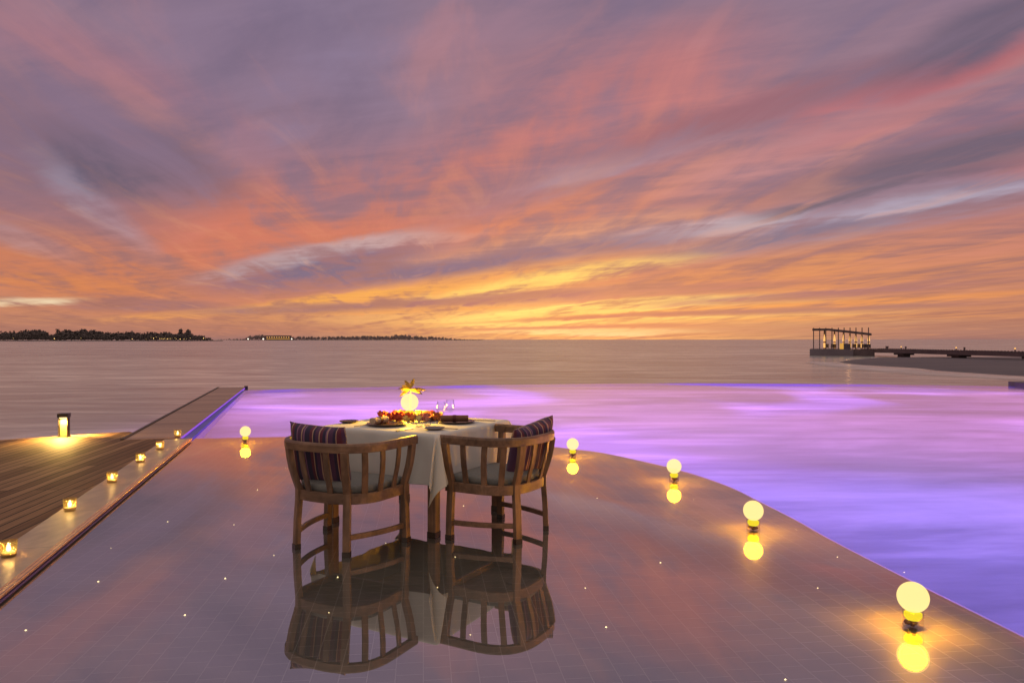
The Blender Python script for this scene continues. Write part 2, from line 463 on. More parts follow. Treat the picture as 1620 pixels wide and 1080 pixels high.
r = ramp_node(nt, [(0.38, c4(0.19, 0.2, 0.2)), (0.5, c4(0.37, 0.38, 0.37)), (0.61, c4(0.80, 0.76, 0.70))])
nt.links.new(mixn, r.inputs[0]); nt.links.new(r.outputs[0], b.inputs['Base Color'])
b.inputs['Roughness'].default_value = 0.24; b.inputs['IOR'].default_value = 1.45
bump(nt, b, mixn, 0.13, 0.25)

# deck boards
M_deck, nt, b = new_mat('deck_boards')
v = mapping(nt, (1, 1, 1), (0, 0, -PLANK_DIR + R(90)))
br = node(nt, 'ShaderNodeTexBrick'); br.offset = 0.37; br.offset_frequency = 3
br.inputs['Scale'].default_value = 1.0; br.inputs['Brick Width'].default_value = 3.6; br.inputs['Row Height'].default_value = 0.11
br.inputs['Mortar Size'].default_value = 0.007; br.inputs['Mortar Smooth'].default_value = 0.1; br.inputs['Bias'].default_value = 0.0
br.inputs['Color1'].default_value = c4(0.14, 0.075, 0.042); br.inputs['Color2'].default_value = c4(0.30, 0.18, 0.105); br.inputs['Mortar'].default_value = c4(0.015, 0.01, 0.008)
nt.links.new(v, br.inputs['Vector'])
tm = node(nt, 'ShaderNodeMapping', vector_type='TEXTURE'); tm.inputs['Rotation'].default_value = (0, 0, PLANK_DIR); tm.inputs['Scale'].default_value = (0.018, 0.7, 1)
tcx = node(nt, 'ShaderNodeTexCoord'); nt.links.new(tcx.outputs['Object'], tm.inputs['Vector'])
g = noise(nt, tm.outputs[0], 1.0, 6, 0.65, 0.3)
rr = ramp_node(nt, [(0.3, c4(0.5, 0.48, 0.46)), (0.7, c4(1.4, 1.32, 1.25))])
mx = node(nt, 'ShaderNodeMix', data_type='RGBA', blend_type='MULTIPLY'); mx.inputs['Factor'].default_value = 1.0
nt.links.new(g.outputs['Fac'], rr.inputs[0]); nt.links.new(br.outputs['Color'], mx.inputs[6]); nt.links.new(rr.outputs[0], mx.inputs[7])
nt.links.new(mx.outputs[2], b.inputs['Base Color']); b.inputs['Roughness'].default_value = 0.72; b.inputs['Specular IOR Level'].default_value = 0.25
bump(nt, b, br.outputs['Fac'], -0.6, 0.006)

# walkway boards lie across it
M_walk, nt, b = new_mat('walkway_boards')
v = mapping(nt, (1, 1, 1), (0, 0, -EDGE_DIR))
br = node(nt, 'ShaderNodeTexBrick'); br.offset = 0.0
br.inputs['Scale'].default_value = 1.0; br.inputs['Brick Width'].default_value = 4.0; br.inputs['Row Height'].default_value = 0.14
br.inputs['Mortar Size'].default_value = 0.004
br.inputs['Color1'].default_value = c4(0.26, 0.155, 0.10); br.inputs['Color2'].default_value = c4(0.46, 0.29, 0.195); br.inputs['Mortar'].default_value = c4(0.03, 0.02, 0.016)
nt.links.new(v, br.inputs['Vector'])
nt.links.new(br.outputs['Color'], b.inputs['Base Color']); b.inputs['Roughness'].default_value = 0.45

# coping stone, a little wet
M_cope, nt, b = new_mat('coping_stone')
v = mapping(nt, (1, 1, 1), (0, 0, -EDGE_DIR))
br = node(nt, 'ShaderNodeTexBrick'); br.offset = 0.0
br.inputs['Scale'].default_value = 1.0; br.inputs['Brick Width'].default_value = 3.0; br.inputs['Row Height'].default_value = 1.1
br.inputs['Mortar Size'].default_value = 0.003
br.inputs['Color1'].default_value = c4(0.42, 0.315, 0.20); br.inputs['Color2'].default_value = c4(0.50, 0.38, 0.245); br.inputs['Mortar'].default_value = c4(0.08, 0.06, 0.05)
nt.links.new(v, br.inputs['Vector'])
n = noise(nt, mapping(nt, (9, 3, 3), (0, 0, -EDGE_DIR)), 1.0, 6, 0.6)
rr = ramp_node(nt, [(0.3, c4(0.72, 0.7, 0.7)), (0.7, c4(1.2, 1.18, 1.15))])
mx = node(nt, 'ShaderNodeMix', data_type='RGBA', blend_type='MULTIPLY'); mx.inputs['Factor'].default_value = 1.0
nt.links.new(n.outputs['Fac'], rr.inputs[0]); nt.links.new(br.outputs['Color'], mx.inputs[6]); nt.links.new(rr.outputs[0], mx.inputs[7])
nt.links.new(mx.outputs[2], b.inputs['Base Color'])
b.inputs['Roughness'].default_value = 0.36
bump(nt, b, n.outputs['Fac'], 0.3, 0.006)

# coping front: glazed copper-brown tiles
M_lip, nt, b = new_mat('edge_tiles')
v = mapping(nt, (1, 1, 1), (0, 0, -EDGE_DIR + R(90)))
ck = node(nt, 'ShaderNodeTexBrick'); ck.offset = 0.0
ck.inputs['Scale'].default_value = 1.0; ck.inputs['Brick Width'].default_value = 0.12; ck.inputs['Row Height'].default_value = 0.026; ck.inputs['Mortar Size'].default_value = 0.0028
ck.inputs['Color1'].default_value = c4(0.80, 0.37, 0.13); ck.inputs['Color2'].default_value = c4(0.88, 0.46, 0.19); ck.inputs['Mortar'].default_value = c4(0.12, 0.05, 0.03)
nt.links.new(v, ck.inputs['Vector']); nt.links.new(ck.outputs['Color'], b.inputs['Base Color']); b.inputs['Roughness'].default_value = 0.25
M_wall = simple('pool_wall_tiles', (0.26, 0.16, 0.42), (0.34, 0.21, 0.52), 6, 0.3)
M_fascia = simple('dark_fascia_wood', (0.035, 0.022, 0.018), (0.06, 0.038, 0.03), 6, 0.6)

M_teak_x = wood('teak_lengthwise', (0.08, 0.043, 0.028), (0.285, 0.16, 0.10), 'X')
M_teak_z = wood('teak_upright', (0.08, 0.043, 0.028), (0.285, 0.16, 0.10), 'Z')
M_foot = simple('wet_foot', (0.03, 0.018, 0.014), (0.05, 0.03, 0.022), 20, 0.25)
M_cloth, nt, b = new_mat('table_linen')
n = noise(nt, mapping(nt, (1, 1, 1)), 260, 2)
n2 = noise(nt, mapping(nt, (2.2, 2.2, 1.0)), 2.2, 4)
b.inputs['Base Color'].default_value = c4(0.62, 0.60, 0.58); b.inputs['Roughness'].default_value = 0.85
b.inputs['Sheen Weight'].default_value = 0.2
bump(nt, b, n2.outputs['Fac'], 0.25, 0.03)
M_cushion = simple('cushion_canvas', (0.17, 0.17, 0.17), (0.215, 0.215, 0.21), 60, 0.9, bumpy=0.1)

def striped(name, horizontal=False):
    m, nt, b = new_mat(name)
    t = node(nt, 'ShaderNodeTexCoord'); s_ = node(nt, 'ShaderNodeSeparateXYZ')
    nt.links.new(t.outputs['Object'], s_.inputs[0])
    mr = node(nt, 'ShaderNodeMapRange'); mr.inputs['From Min'].default_value = -0.23; mr.inputs['From Max'].default_value = 0.23
    nt.links.new(s_.outputs['X'], mr.inputs['Value'])
    plum, wine, navy, tan, mauve = c4(0.085, 0.028, 0.085), c4(0.12, 0.02, 0.045), c4(0.03, 0.018, 0.06), c4(0.42, 0.26, 0.19), c4(0.24, 0.11, 0.2)
    seq = [(0.0, wine), (0.05, plum), (0.10, tan), (0.115, wine), (0.16, navy), (0.21, mauve), (0.23, plum), (0.29, tan), (0.31, plum), (0.33, mauve), (0.35, navy),
           (0.43, wine), (0.48, tan), (0.495, navy), (0.53, plum), (0.59, tan), (0.61, wine), (0.66, navy), (0.71, mauve), (0.73, tan), (0.745, plum), (0.82, navy), (0.86, tan), (0.875, wine), (0.93, plum), (0.96, tan), (0.975, wine)]
    r = ramp_node(nt, seq[:2] + seq[2:], 'CONSTANT')
    nt.links.new(mr.outputs[0], r.inputs[0])
    nn = noise(nt, mapping(nt, (1, 1, 1)), 180, 2)
    nt.links.new(r.outputs[0], b.inputs['Base Color']); b.inputs['Roughness'].default_value = 0.85; b.inputs['Sheen Weight'].default_value = 0.15
    bump(nt, b, nn.outputs['Fac'], 0.2, 0.002)
    return m
M_stripe = striped('striped_weave')
M_plate = simple('dark_glazed_plate', (0.055, 0.03, 0.024), (0.085, 0.048, 0.036), 14, 0.25)
M_plate2 = simple('grey_glazed_plate', (0.16, 0.12, 0.12), (0.22, 0.17, 0.17), 14, 0.25)
M_napkin = simple('tan_napkin', (0.45, 0.32, 0.24), (0.55, 0.41, 0.31), 40, 0.9)
M_napkin2 = simple('brown_napkin', (0.17, 0.075, 0.05), (0.23, 0.105, 0.07), 40, 0.9)
M_band = simple('dark_band', (0.09, 0.02, 0.02), (0.13, 0.03, 0.03), 30, 0.7)
M_steel = simple('dark_steel', (0.25, 0.2, 0.17), (0.35, 0.28, 0.24), 30, 0.3, metallic=0.9)
M_glass = glass('clear_glass', (0.97, 0.98, 0.98), 1.5, 1.3)
M_vase = glass('vase_glass', (0.98, 0.96, 0.93), 1.45, 0.7)
M_jar = glass('candle_glass', (0.99, 0.95, 0.85), 1.45, 1.0)
_nt = M_jar.node_tree; _tl = node(_nt, 'ShaderNodeBsdfTranslucent'); _tl.inputs[0].default_value = c4(0.95, 0.7, 0.2)
_mx = node(_nt, 'ShaderNodeMixShader'); _mx.inputs[0].default_value = 0.22
_o = _nt.nodes['Material Output']; _src = _o.inputs['Surface'].links[0].from_socket
_nt.links.new(_src, _mx.inputs[1]); _nt.links.new(_tl.outputs[0], _mx.inputs[2]); _nt.links.new(_mx.outputs[0], _o.inputs['Surface'])
M_red = simple('red_petals', (0.42, 0.04, 0.02), (0.66, 0.10, 0.04), 30, 0.7)
M_orange = simple('orange_petals', (0.62, 0.17, 0.04), (0.8, 0.3, 0.08), 30, 0.7)
M_yellow = simple('yellow_petals', (0.75, 0.5, 0.12), (0.85, 0.62, 0.2), 30, 0.7)
M_leaf = simple('sprig_leaves', (0.16, 0.125, 0.025), (0.26, 0.2, 0.045), 10, 0.5)
_nt = M_leaf.node_tree; _b = _nt.nodes['Principled BSDF']; _tl = node(_nt, 'ShaderNodeBsdfTranslucent'); _tl.inputs[0].default_value = c4(0.26, 0.19, 0.03)
_mx = node(_nt, 'ShaderNodeMixShader'); _mx.inputs[0].default_value = 0.5
_nt.links.new(_b.outputs[0], _mx.inputs[1]); _nt.links.new(_tl.outputs[0], _mx.inputs[2]); _nt.links.new(_mx.outputs[0], _nt.nodes['Material Output'].inputs['Surface'])
M_stem = simple('sprig_stem', (0.14, 0.1, 0.04), (0.2, 0.14, 0.06), 20, 0.7)
M_globe, nt, b = new_mat('frosted_lit_globe'); nt.nodes.remove(b)      # frosted shell that glows and lets part of its bulb's light out
_t = node(nt, 'ShaderNodeBsdfTransparent'); _e = node(nt, 'ShaderNodeEmission'); _e.inputs[0].default_value = c4(1.4, 1.02, 0.38)
_m = node(nt, 'ShaderNodeMixShader'); _m.inputs[0].default_value = 0.65
nt.links.new(_t.outputs[0], _m.inputs[1]); nt.links.new(_e.outputs[0], _m.inputs[2]); nt.links.new(_m.outputs[0], nt.nodes['Material Output'].inputs['Surface'])
M_glow = emit('lamp_core', (1.0, 0.80, 0.03), 1.0)
M_stone = simple('amber_pebbles', (0.10, 0.025, 0.008), (0.26, 0.08, 0.02), 30, 0.25)
M_wax = simple('candle_wax', (0.8, 0.66, 0.42), (0.85, 0.72, 0.5), 10, 0.5)
M_flame = emit('candle_flame', (1.0, 0.86, 0.42), 6.0)
M_black = simple('black_metal', (0.012, 0.011, 0.011), (0.022, 0.02, 0.02), 20, 0.4)
M_panel = simple('bollard_panel', (0.6, 0.42, 0.2), (0.7, 0.5, 0.26), 9, 0.6)
M_star = emit('fibre_point', (1.0, 0.78, 0.36), 5.0)
M_led = emit('violet_led', (0.40, 0.13, 0.95), 0.8)
M_darkwood = simple('weathered_dark_wood', (0.085, 0.055, 0.066), (0.13, 0.085, 0.1), 1.0, 0.7)
M_conc = simple('dark_concrete', (0.13, 0.1, 0.13), (0.17, 0.135, 0.165), 0.6, 0.8)
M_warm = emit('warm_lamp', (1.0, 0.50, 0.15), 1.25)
M_warmdim = emit('warm_lamp_dim', (1.0, 0.5, 0.1), 0.7)
M_sand, nt, b = new_mat('wet_sand')
n = noise(nt, mapping(nt, (0.08, 0.3, 1)), 1.0, 5)
r = ramp_node(nt, [(0.3, c4(0.115, 0.1, 0.115)), (0.7, c4(0.15, 0.13, 0.14))]); nt.links.new(n.outputs['Fac'], r.inputs[0]); nt.links.new(r.outputs[0], b.inputs['Base Color'])
b.inputs['Roughness'].default_value = 0.6; b.inputs['Specular IOR Level'].default_value = 0.15
M_foam, nt, b = new_mat('surf_foam')
n = noise(nt, mapping(nt, (0.12, 0.5, 1)), 1.0, 6)
b.inputs['Base Color'].default_value = c4(0.95, 0.86, 0.8); b.inputs['Roughness'].default_value = 0.4; b.inputs['Metallic'].default_value = 0.6
at = node(nt, 'ShaderNodeAttribute'); at.attribute_name = 'cover'
ml = node(nt, 'ShaderNodeMath', operation='MULTIPLY'); 
rr = ramp_node(nt, [(0.25, c4(0.2, 0.2, 0.2)), (0.7, c4(1, 1, 1))]); nt.links.new(n.outputs['Fac'], rr.inputs[0])
nt.links.new(at.outputs['Fac'], ml.inputs[0]); nt.links.new(rr.outputs[0], ml.inputs[1]); nt.links.new(ml.outputs[0], b.inputs['Alpha'])
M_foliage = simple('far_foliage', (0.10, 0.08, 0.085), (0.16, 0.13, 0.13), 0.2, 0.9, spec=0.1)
M_foliage_hazed = simple('hazed_foliage', (0.26, 0.19, 0.2), (0.34, 0.26, 0.26), 0.2, 0.9, spec=0.1)  # paler leaf colour with the haze of distance put in
M_trunk = simple('tree_bark', (0.05, 0.035, 0.03), (0.08, 0.055, 0.045), 1, 0.9)
M_land = simple('island_sand', (0.10, 0.075, 0.07), (0.14, 0.11, 0.1), 0.05, 0.9)
M_houses = simple('resort_wall', (0.3, 0.2, 0.13), (0.36, 0.25, 0.16), 0.2, 0.8)

# ------------------------------------------------------------------ the pool, its shelf and the sea
SEA_Z = -1.2
DECK_Z = 0.035
SHELF_Z = -0.006
BASIN_Z = -1.35
u_edge = Vector((-math.sin(EDGE_DIR), math.cos(EDGE_DIR), 0))         # along the pool edge, away from the camera
n_edge = Vector((-u_edge.y, u_edge.x, 0))                             # to the left of it
P_near = Vector((-2.72, 3.93, 0)) - u_edge * 9.0
P_corner = Vector((-4.40, 10.14, 0))

def spline(pts, n):
    out = []
    pts = [Vector(p) for p in pts]
    for i in range(len(pts) - 1):
        p0, p1, p2, p3 = pts[max(i - 1, 0)], pts[i], pts[i + 1], pts[min(i + 2, len(pts) - 1)]
        for k in range(n):
            t = k / n
            out.append(0.5 * ((2 * p1) + (p2 - p0) * t + (2 * p0 - 5 * p1 + 4 * p2 - p3) * t * t + (3 * p1 - p0 - 3 * p2 + p3) * t ** 3))
    out.append(pts[-1])
    return out
shelf_px = [(302, 693), (450, 690.5), (560, 689.5), (680, 690.5), (790, 696), (879, 706.5), (951, 715.5), (1021, 730), (1086, 746), (1151, 768), (1203, 793), (1260, 822), (1317, 854), (1433, 913), (1550, 971), (1620, 1006)]
rim = spline([G(*p) for p in shelf_px], 6)
rim.append(rim[-1] + (rim[-1] - rim[-14]).normalized() * 9.0)
rim[0] = P_corner.copy() + u_edge * 0.36
shelf_poly = [P_near] + rim
shelf_poly = [P_near, P_corner] + rim
MB().prism([(p.x, p.y) for p in shelf_poly], BASIN_Z, SHELF_Z - 0.006).build('shelf', M_basin).__setitem__('kind', 'structure')
pf = MB(); pf.add([(p.x, p.y, SHELF_Z) for p in shelf_poly], [tuple(range(len(shelf_poly)))])
pf.build('pool_floor', M_tile, up=True)['kind'] = 'structure'
sw = MB(); sw.add([(p.x, p.y, 0) for p in shelf_poly], [tuple(range(len(shelf_poly)))])
sw.build('shelf_water', M_shelfwater, up=True)['kind'] = 'structure'

far_px = [(388, 617), (500, 614), (650, 610.6), (800, 608.2), (960, 606.6), (1100, 606), (1260, 606.8), (1400, 607.9), (1600, 610.7)]
far_rim = spline([G(*p) for p in far_px], 5)
far_right = far_rim[-1] + Vector((1.6, -0.35, 0))
W0 = P_corner + u_edge * 0.36
deep_poly = [W0] + far_rim + [far_right, Vector((17.5, -6, 0)), Vector((rim[-1].x, -6, 0))] + list(reversed(rim[1:]))
pw = MB(); pw.add([(p.x, p.y, 0) for p in deep_poly], [tuple(range(len(deep_poly)))])
pw.build('pool_water', M_poolwater, up=True)['kind'] = 'structure'
bs = MB()
bs.add([(-12, -7, BASIN_Z + 0.01), (20, -7, BASIN_Z + 0.01), (20, 26, BASIN_Z + 0.01), (-12, 26, BASIN_Z + 0.01)], [(0, 1, 2, 3)])
wl = [W0 + n_edge * 0.06] + far_rim + [far_right, Vector((17.5, -6, 0))]
for i in range(len(wl) - 1):                                            # walls of the basin, a hand below the water at the overflow
    a, c = wl[i], wl[i + 1]
    d = (c - a).normalized(); o_ = Vector((-d.y, d.x, 0)) * 0.18
    bs.add([(a.x, a.y, BASIN_Z), (c.x, c.y, BASIN_Z), (c.x, c.y, -0.012), (a.x, a.y, -0.012)], [(0, 1, 2, 3)])
    bs.add([(a.x, a.y, -0.012), (c.x, c.y, -0.012), (c.x + o_.x, c.y + o_.y, -0.012), (a.x + o_.x, a.y + o_.y, -0.012)], [(0, 1, 2, 3)])
    bs.add([(a.x + o_.x, a.y + o_.y, -0.012), (c.x + o_.x, c.y + o_.y, -0.012), (c.x + o_.x, c.y + o_.y, SEA_Z - .3), (a.x + o_.x, a.y + o_.y, SEA_Z - .3)], [(0, 1, 2, 3)])
bs.build('pool_basin', M_basin)['kind'] = 'structure'

# sea: one sheet to the horizon with a hole where the pool and the terrace stand
def sea():
    S = 60000.0
    vs = [(-S, -2000, SEA_Z), (S, -2000, SEA_Z), (S, S, SEA_Z), (-S, S, SEA_Z)]
    m = MB(); m.add(vs, [(0, 1, 2, 3)])
    return m.build('sea', M_sea, up=True)
tag(sea(), kind='structure')

# ------------------------------------------------------------------ deck, coping and walkway
cope_w = 0.35
A0, A1 = P_near, P_corner + u_edge * 0.10
def off(p, d): return p + n_edge * d
cm = MB()
cm.prism([(p.x, p.y) for p in (off(A0, .051), off(A1, .051), off(A1, cope_w), off(A0, cope_w))], DECK_Z - 0.028, DECK_Z)
cm.build('coping', M_cope, bevel=0.003)['kind'] = 'structure'
lp = MB()
lp.prism([(p.x, p.y) for p in (off(A0, -.002), off(A1, -.002), off(A1, 0.05), off(A0, 0.05))], DECK_Z - 0.012, DECK_Z + 0.002)
lp.build('coping_edge_tiles', M_lip, bevel=0.002)['kind'] = 'structure'
wm = MB()
wm.prism([(p.x, p.y) for p in (off(A0, 0.004), off(A1, 0.004), off(A1, 0.25), off(A0, 0.25))], BASIN_Z, DECK_Z - 0.029)
wm.build('shelf_wall', M_wall)['kind'] = 'structure'

# walkway: right edge and left edge parallel, ends at the far corner
Wr0 = G(288, 689.5, DECK_Z); Wr1 = G(388, 612, DECK_Z)
u_w = (Wr1 - Wr0).normalized(); n_w = Vector((-u_w.y, u_w.x, 0))
WW = 0.70
Wr0 = Wr0 - u_w * 0.2
wk = MB(); wk.prism([(p.x, p.y) for p in (Wr0, Wr1, Wr1 + n_w * WW, Wr0 + n_w * WW)], DECK_Z - 0.006, DECK_Z)
wk.build('walkway', M_walk)['kind'] = 'structure'
fw = MB(); fw.prism([(p.x, p.y) for p in (Wr0 + n_w * (WW + .002), Wr1 + n_w * (WW + .002) , Wr1 + n_w * (WW + .05), Wr0 + n_w * (WW + .05))], DECK_Z - 0.25, DECK_Z + 0.012)
fw.prism([(p.x, p.y) for p in (Wr0 + n_w * .05, Wr1 + n_w * .05, Wr1 + n_w * (WW), Wr0 + n_w * (WW))], SEA_Z - 0.3, DECK_Z - 0.008)
fw.build('walkway_fascia', M_fascia)['kind'] = 'structure'
# the deck: corner of boards left of the coping
D1 = G(205, 682, DECK_Z); D0 = G(-40, 698, DECK_Z)
dd = (D0 - D1).normalized()
deck_poly = [off(A0, cope_w + .003), off(P_corner + u_edge * 0.10, cope_w + .003), off(P_corner + u_edge * 0.10, cope_w + .003) + Vector((-0.25, 0.12, 0)), D1, D1 + dd * 14.0, D1 + dd * 14 + Vector((0, -14, 0)), Vector((A0.x - 2, A0.y, 0))]
dm = MB(); dm.prism([(p.x, p.y) for p in deck_poly], DECK_Z - 0.04, DECK_Z - 0.003)
dm.build('deck', M_deck)['kind'] = 'structure'
db = MB(); db.prism([(p.x * 1.0, p.y - 0.06) for p in deck_poly], SEA_Z - 0.3, DECK_Z - 0.041)
db.build('deck_base', M_fascia)['kind'] = 'structure'
# violet LED line under the walkway edge
ls = MB(); 
ls.prism([(p.x, p.y) for p in (Wr0 + u_w * 0.35 + n_w * .012, Wr1 + n_w * .012, Wr1 + n_w * .045, Wr0 + u_w * 0.35 + n_w * .045)], -0.03, DECK_Z - 0.007)
tag(ls.build('led_strip', M_led), 'glowing violet light strip under the right edge of the narrow walkway', 'light strip')
# end post of the walkway
ep = MB(); ep.box(Wr1 + u_w * 0.03 + Vector((0.02, 0, -0.09)), (0.10, 0.05, 0.24), EDGE_DIR)
tag(ep.build('end_post', M_fascia, bevel=0.006), 'short dark end post at the tip of the narrow walkway', 'post')
# dark corner block at the far right of the pool
cb = MB(); p = G(1600, 610.7); cb.prism([(p.x + .1, p.y - .5), (p.x + 6, p.y - 1.2), (p.x + 6, p.y - .2), (p.x + .1, p.y + .3)], -1.4, 0.13)
tag(cb.build('corner_block', M_conc, bevel=0.02), 'dark low block closing the far right corner of the pool', 'wall')

# unseen violet panels added below the surface for pool glow, pinker towards the overflow
for sy, y0, en, c_ in ((15.0, 2.0, 2600.0, (0.22, 0.14, 1.0)), (15.5, 17.4, 4200.0, (0.56, 0.22, 1.0))):
    pl = bpy.data.lights.new('pool_fill', 'AREA'); pl.shape = 'RECTANGLE'; pl.size = 27.0; pl.size_y = sy
    pl.energy = en; pl.color = c_
    plo = bpy.data.objects.new('pool_fill', pl); col.objects.link(plo); plo.location = (4.0, y0, -0.10)

# tiny fibre-optic points in the shelf floor
stars = [(407, 775), (265, 825), (370, 830), (175, 867), (433, 878), (356, 915), (155, 920), (292, 973), (40, 997), (610, 859), (720, 881), (534, 913), (692, 929), (520, 969),
         (744, 1004), (733, 800), (1045, 890), (926, 930), (959, 992), (1243, 1075), (1325, 881), (1431, 906), (1260, 838), (1098, 790), (945, 788), (452, 740), (1294, 930)]
proto = None
for x, y in stars:
    if proto is None:
        proto = MB().lathe([(0.0, 0.0), (0.0038, 0.0), (0.0026, 0.003), (0.0, 0.0035)], 10).build('floor_light', M_star)
        tag(proto, 'pinpoint star light set in the tiled floor of the shallow water', 'floor light', 'pinpoint star lights in the shelf floor'); o = proto
    else:
        o = proto.copy(); col.objects.link(o)
    o.location = G(x, y, SHELF_Z + 0.001); k_ = 0.65 + 0.75 * ((x * 7 + y * 13) % 11) / 10; o.scale = (k_, k_, k_)

# ------------------------------------------------------------------ globe lamps
def ball(mb, c, r, seg=24, rings=14, sq=1.0):
    return mb.lathe([(r * math.sin(math.pi * i / rings), -r * sq * math.cos(math.pi * i / rings)) for i in range(rings + 1)], seg, c, False)
lamp_l = bpy.data.lights.new('globe_bulb', 'POINT'); lamp_l.energy = 125.0; lamp_l.color = (1.0, 0.40, 0.0); lamp_l.shadow_soft_size = 0.06
def make_globe_lamp(lampdata):
    t = empty('globe_lamp', (0, 0, 0))
    g_ = MB(); ball(g_, (0, 0, 0.148), 0.072, 32, 20); g_.build('globe', M_globe, t, smooth=True)
    v_ = MB(); v_.lathe([(0.046, 0.0), (0.048, 0.004), (0.048, 0.082), (0.045, 0.082), (0.045, 0.006), (0.0, 0.006)], 28); vo = v_.build('vase', M_vase, t, smooth=False)
    b_ = MB(); b_.lathe([(0.0, 0.038), (0.03, 0.04), (0.041, 0.055), (0.041, 0.07), (0.03, 0.078), (0.0, 0.079)], 24); b_.build('lamp_cap', M_glow, t, smooth=True)
    rr_ = random.Random(3)
    s_ = MB()
    for k in range(16):
        a = rr_.uniform(0, 6.28); q = rr_.uniform(0.0, 0.032)
        ball(s_, (q * math.cos(a), q * math.sin(a), 0.012 + rr_.uniform(0, 0.018)), rr_.uniform(0.008, 0.012), 8, 6, 0.7)
    s_.build('pebbles', M_stone, vo, smooth=True)
    lo = bpy.data.objects.new('globe_bulb', lampdata); col.objects.link(lo); lo.parent = t; lo.location = (0, 0, 0.148)
    return t
globes = [((388, 699), 'glowing globe lamp on the shallow shelf to the left of both chairs'),
          ((906, 721.5), 'glowing globe lamp just right of the striped pillow, at the far rim of the shelf'),
          ((1066.5, 760.5), 'glowing globe lamp third from the front along the curved rim of the shelf'),
          ((1192, 838.7), 'glowing globe lamp second from the front along the curved rim of the shelf'),
          ((1445, 991.5), 'largest looking glowing globe lamp, nearest the camera on the curved rim of the shelf')]
gl0 = make_globe_lamp(lamp_l)
for i, ((x, y), lab) in enumerate(globes):
    o = gl0 if i == 0 else copy_tree(gl0)
    p = G(x, y); o.location = (p.x, p.y, SHELF_Z * 0.0 - 0.002); o.rotation_euler = (0, 0, i * 1.3)
    tag(o, lab, 'globe lamp', 'globe lamps standing in the shallow water')

# ------------------------------------------------------------------ candle jars on the coping
cl = bpy.data.lights.new('candle_light', 'POINT'); cl.energy = 10.0; cl.color = (1.0, 0.55, 0.16); cl.shadow_soft_size = 0.012
def make_jar():
    t = empty('candle_jar', (0, 0, 0))
    g_ = MB(); g_.lathe([(0.040, 0.0), (0.044, 0.006), (0.050, 0.1), (0.047, 0.1), (0.041, 0.016), (0.0, 0.012)], 28); g_.build('glass_jar', M_jar, t, smooth=False)
    w_ = MB(); w_.lathe([(0.0, 0.0135), (0.036, 0.014), (0.038, 0.03), (0.0, 0.027)], 24); wx = w_.build('candle', M_wax, t, smooth=False)
    f_ = MB(); f_.lathe([(0.0, 0.03), (0.010, 0.037), (0.0145, 0.048), (0.010, 0.066), (0.003, 0.084), (0.0, 0.09)], 14); f_.build('flame', M_flame, wx, smooth=True)
    lo = bpy.data.objects.new('candle_light', cl); col.objects.link(lo); lo.parent = t; lo.location = (0, 0, 0.062)
    return t
jars = [((13, 880), 'burning candle in a glass jar, nearest the camera on the pool coping'), ((110, 808), 'burning candle jar second from the camera on the pool coping'),
        ((177, 763), 'burning candle jar third from the camera on the pool coping'), ((222, 731), 'burning candle jar fourth from the camera, third from the walkway corner'),
        ((253, 711), 'burning candle jar next to last before the walkway corner of the coping'), ((281, 691), 'farthest burning candle jar, at the coping corner where the walkway starts')]
j0 = make_jar()
for i, ((x, y), lab) in enumerate(jars):
    o = j0 if i == 0 else copy_tree(j0)
    o.location = G(x, y, DECK_Z); o.rotation_euler = (0, 0, i * 0.9)
    tag(o, lab, 'candle jar', 'candle jars in a row on the pool coping')

# ------------------------------------------------------------------ bollard lamp on the deck
bl = empty('bollard_lamp', G(101, 691, DECK_Z - 0.003), R(12))
tag(bl, 'square bollard lamp with black cap lighting the far edge of the wooden deck', 'bollard lamp')
MB().box((0, 0, 0.305), (0.138, 0.12, 0.056)).build('cap', M_black, bl, bevel=0.004)
pb = MB(); pb.box((-0.057, 0, 0.1385), (0.006, 0.10, 0.275)); pb.box((0.057, 0, 0.1385), (0.006, 0.10, 0.275)); pb.build('side_frame', M_black, bl, bevel=0.002)
MB().box((0, 0.02, 0.1375), (0.107, 0.02, 0.274)).build('panel', M_panel, bl)
MB().box((0, 0, 0.004), (0.15, 0.13, 0.008)).build('base_plate', M_black, bl)
MB().box((0, -0.025, 0.273), (0.09, 0.03, 0.006)).build('diffuser', emit('bollard_diffuser', (1.0, 0.75, 0.35), 5.0), bl)
for yy_, en, tilt, cone in ((-0.045, 1.0, 0, 165), (-0.058, 6.5, -38, 118), (0.075, 12.0, 0, 165)):
    ld = bpy.data.lights.new('bollard_light', 'SPOT'); ld.energy = en * 22; ld.color = (1.0, 0.60, 0.13); ld.spot_size = R(cone); ld.spot_blend = 0.7; ld.shadow_soft_size = 0.02
    lo = bpy.data.objects.new('bollard_light', ld); col.objects.link(lo); lo.parent = bl; lo.location = (0, yy_, 0.262); lo.rotation_euler = (R(tilt), 0, 0)

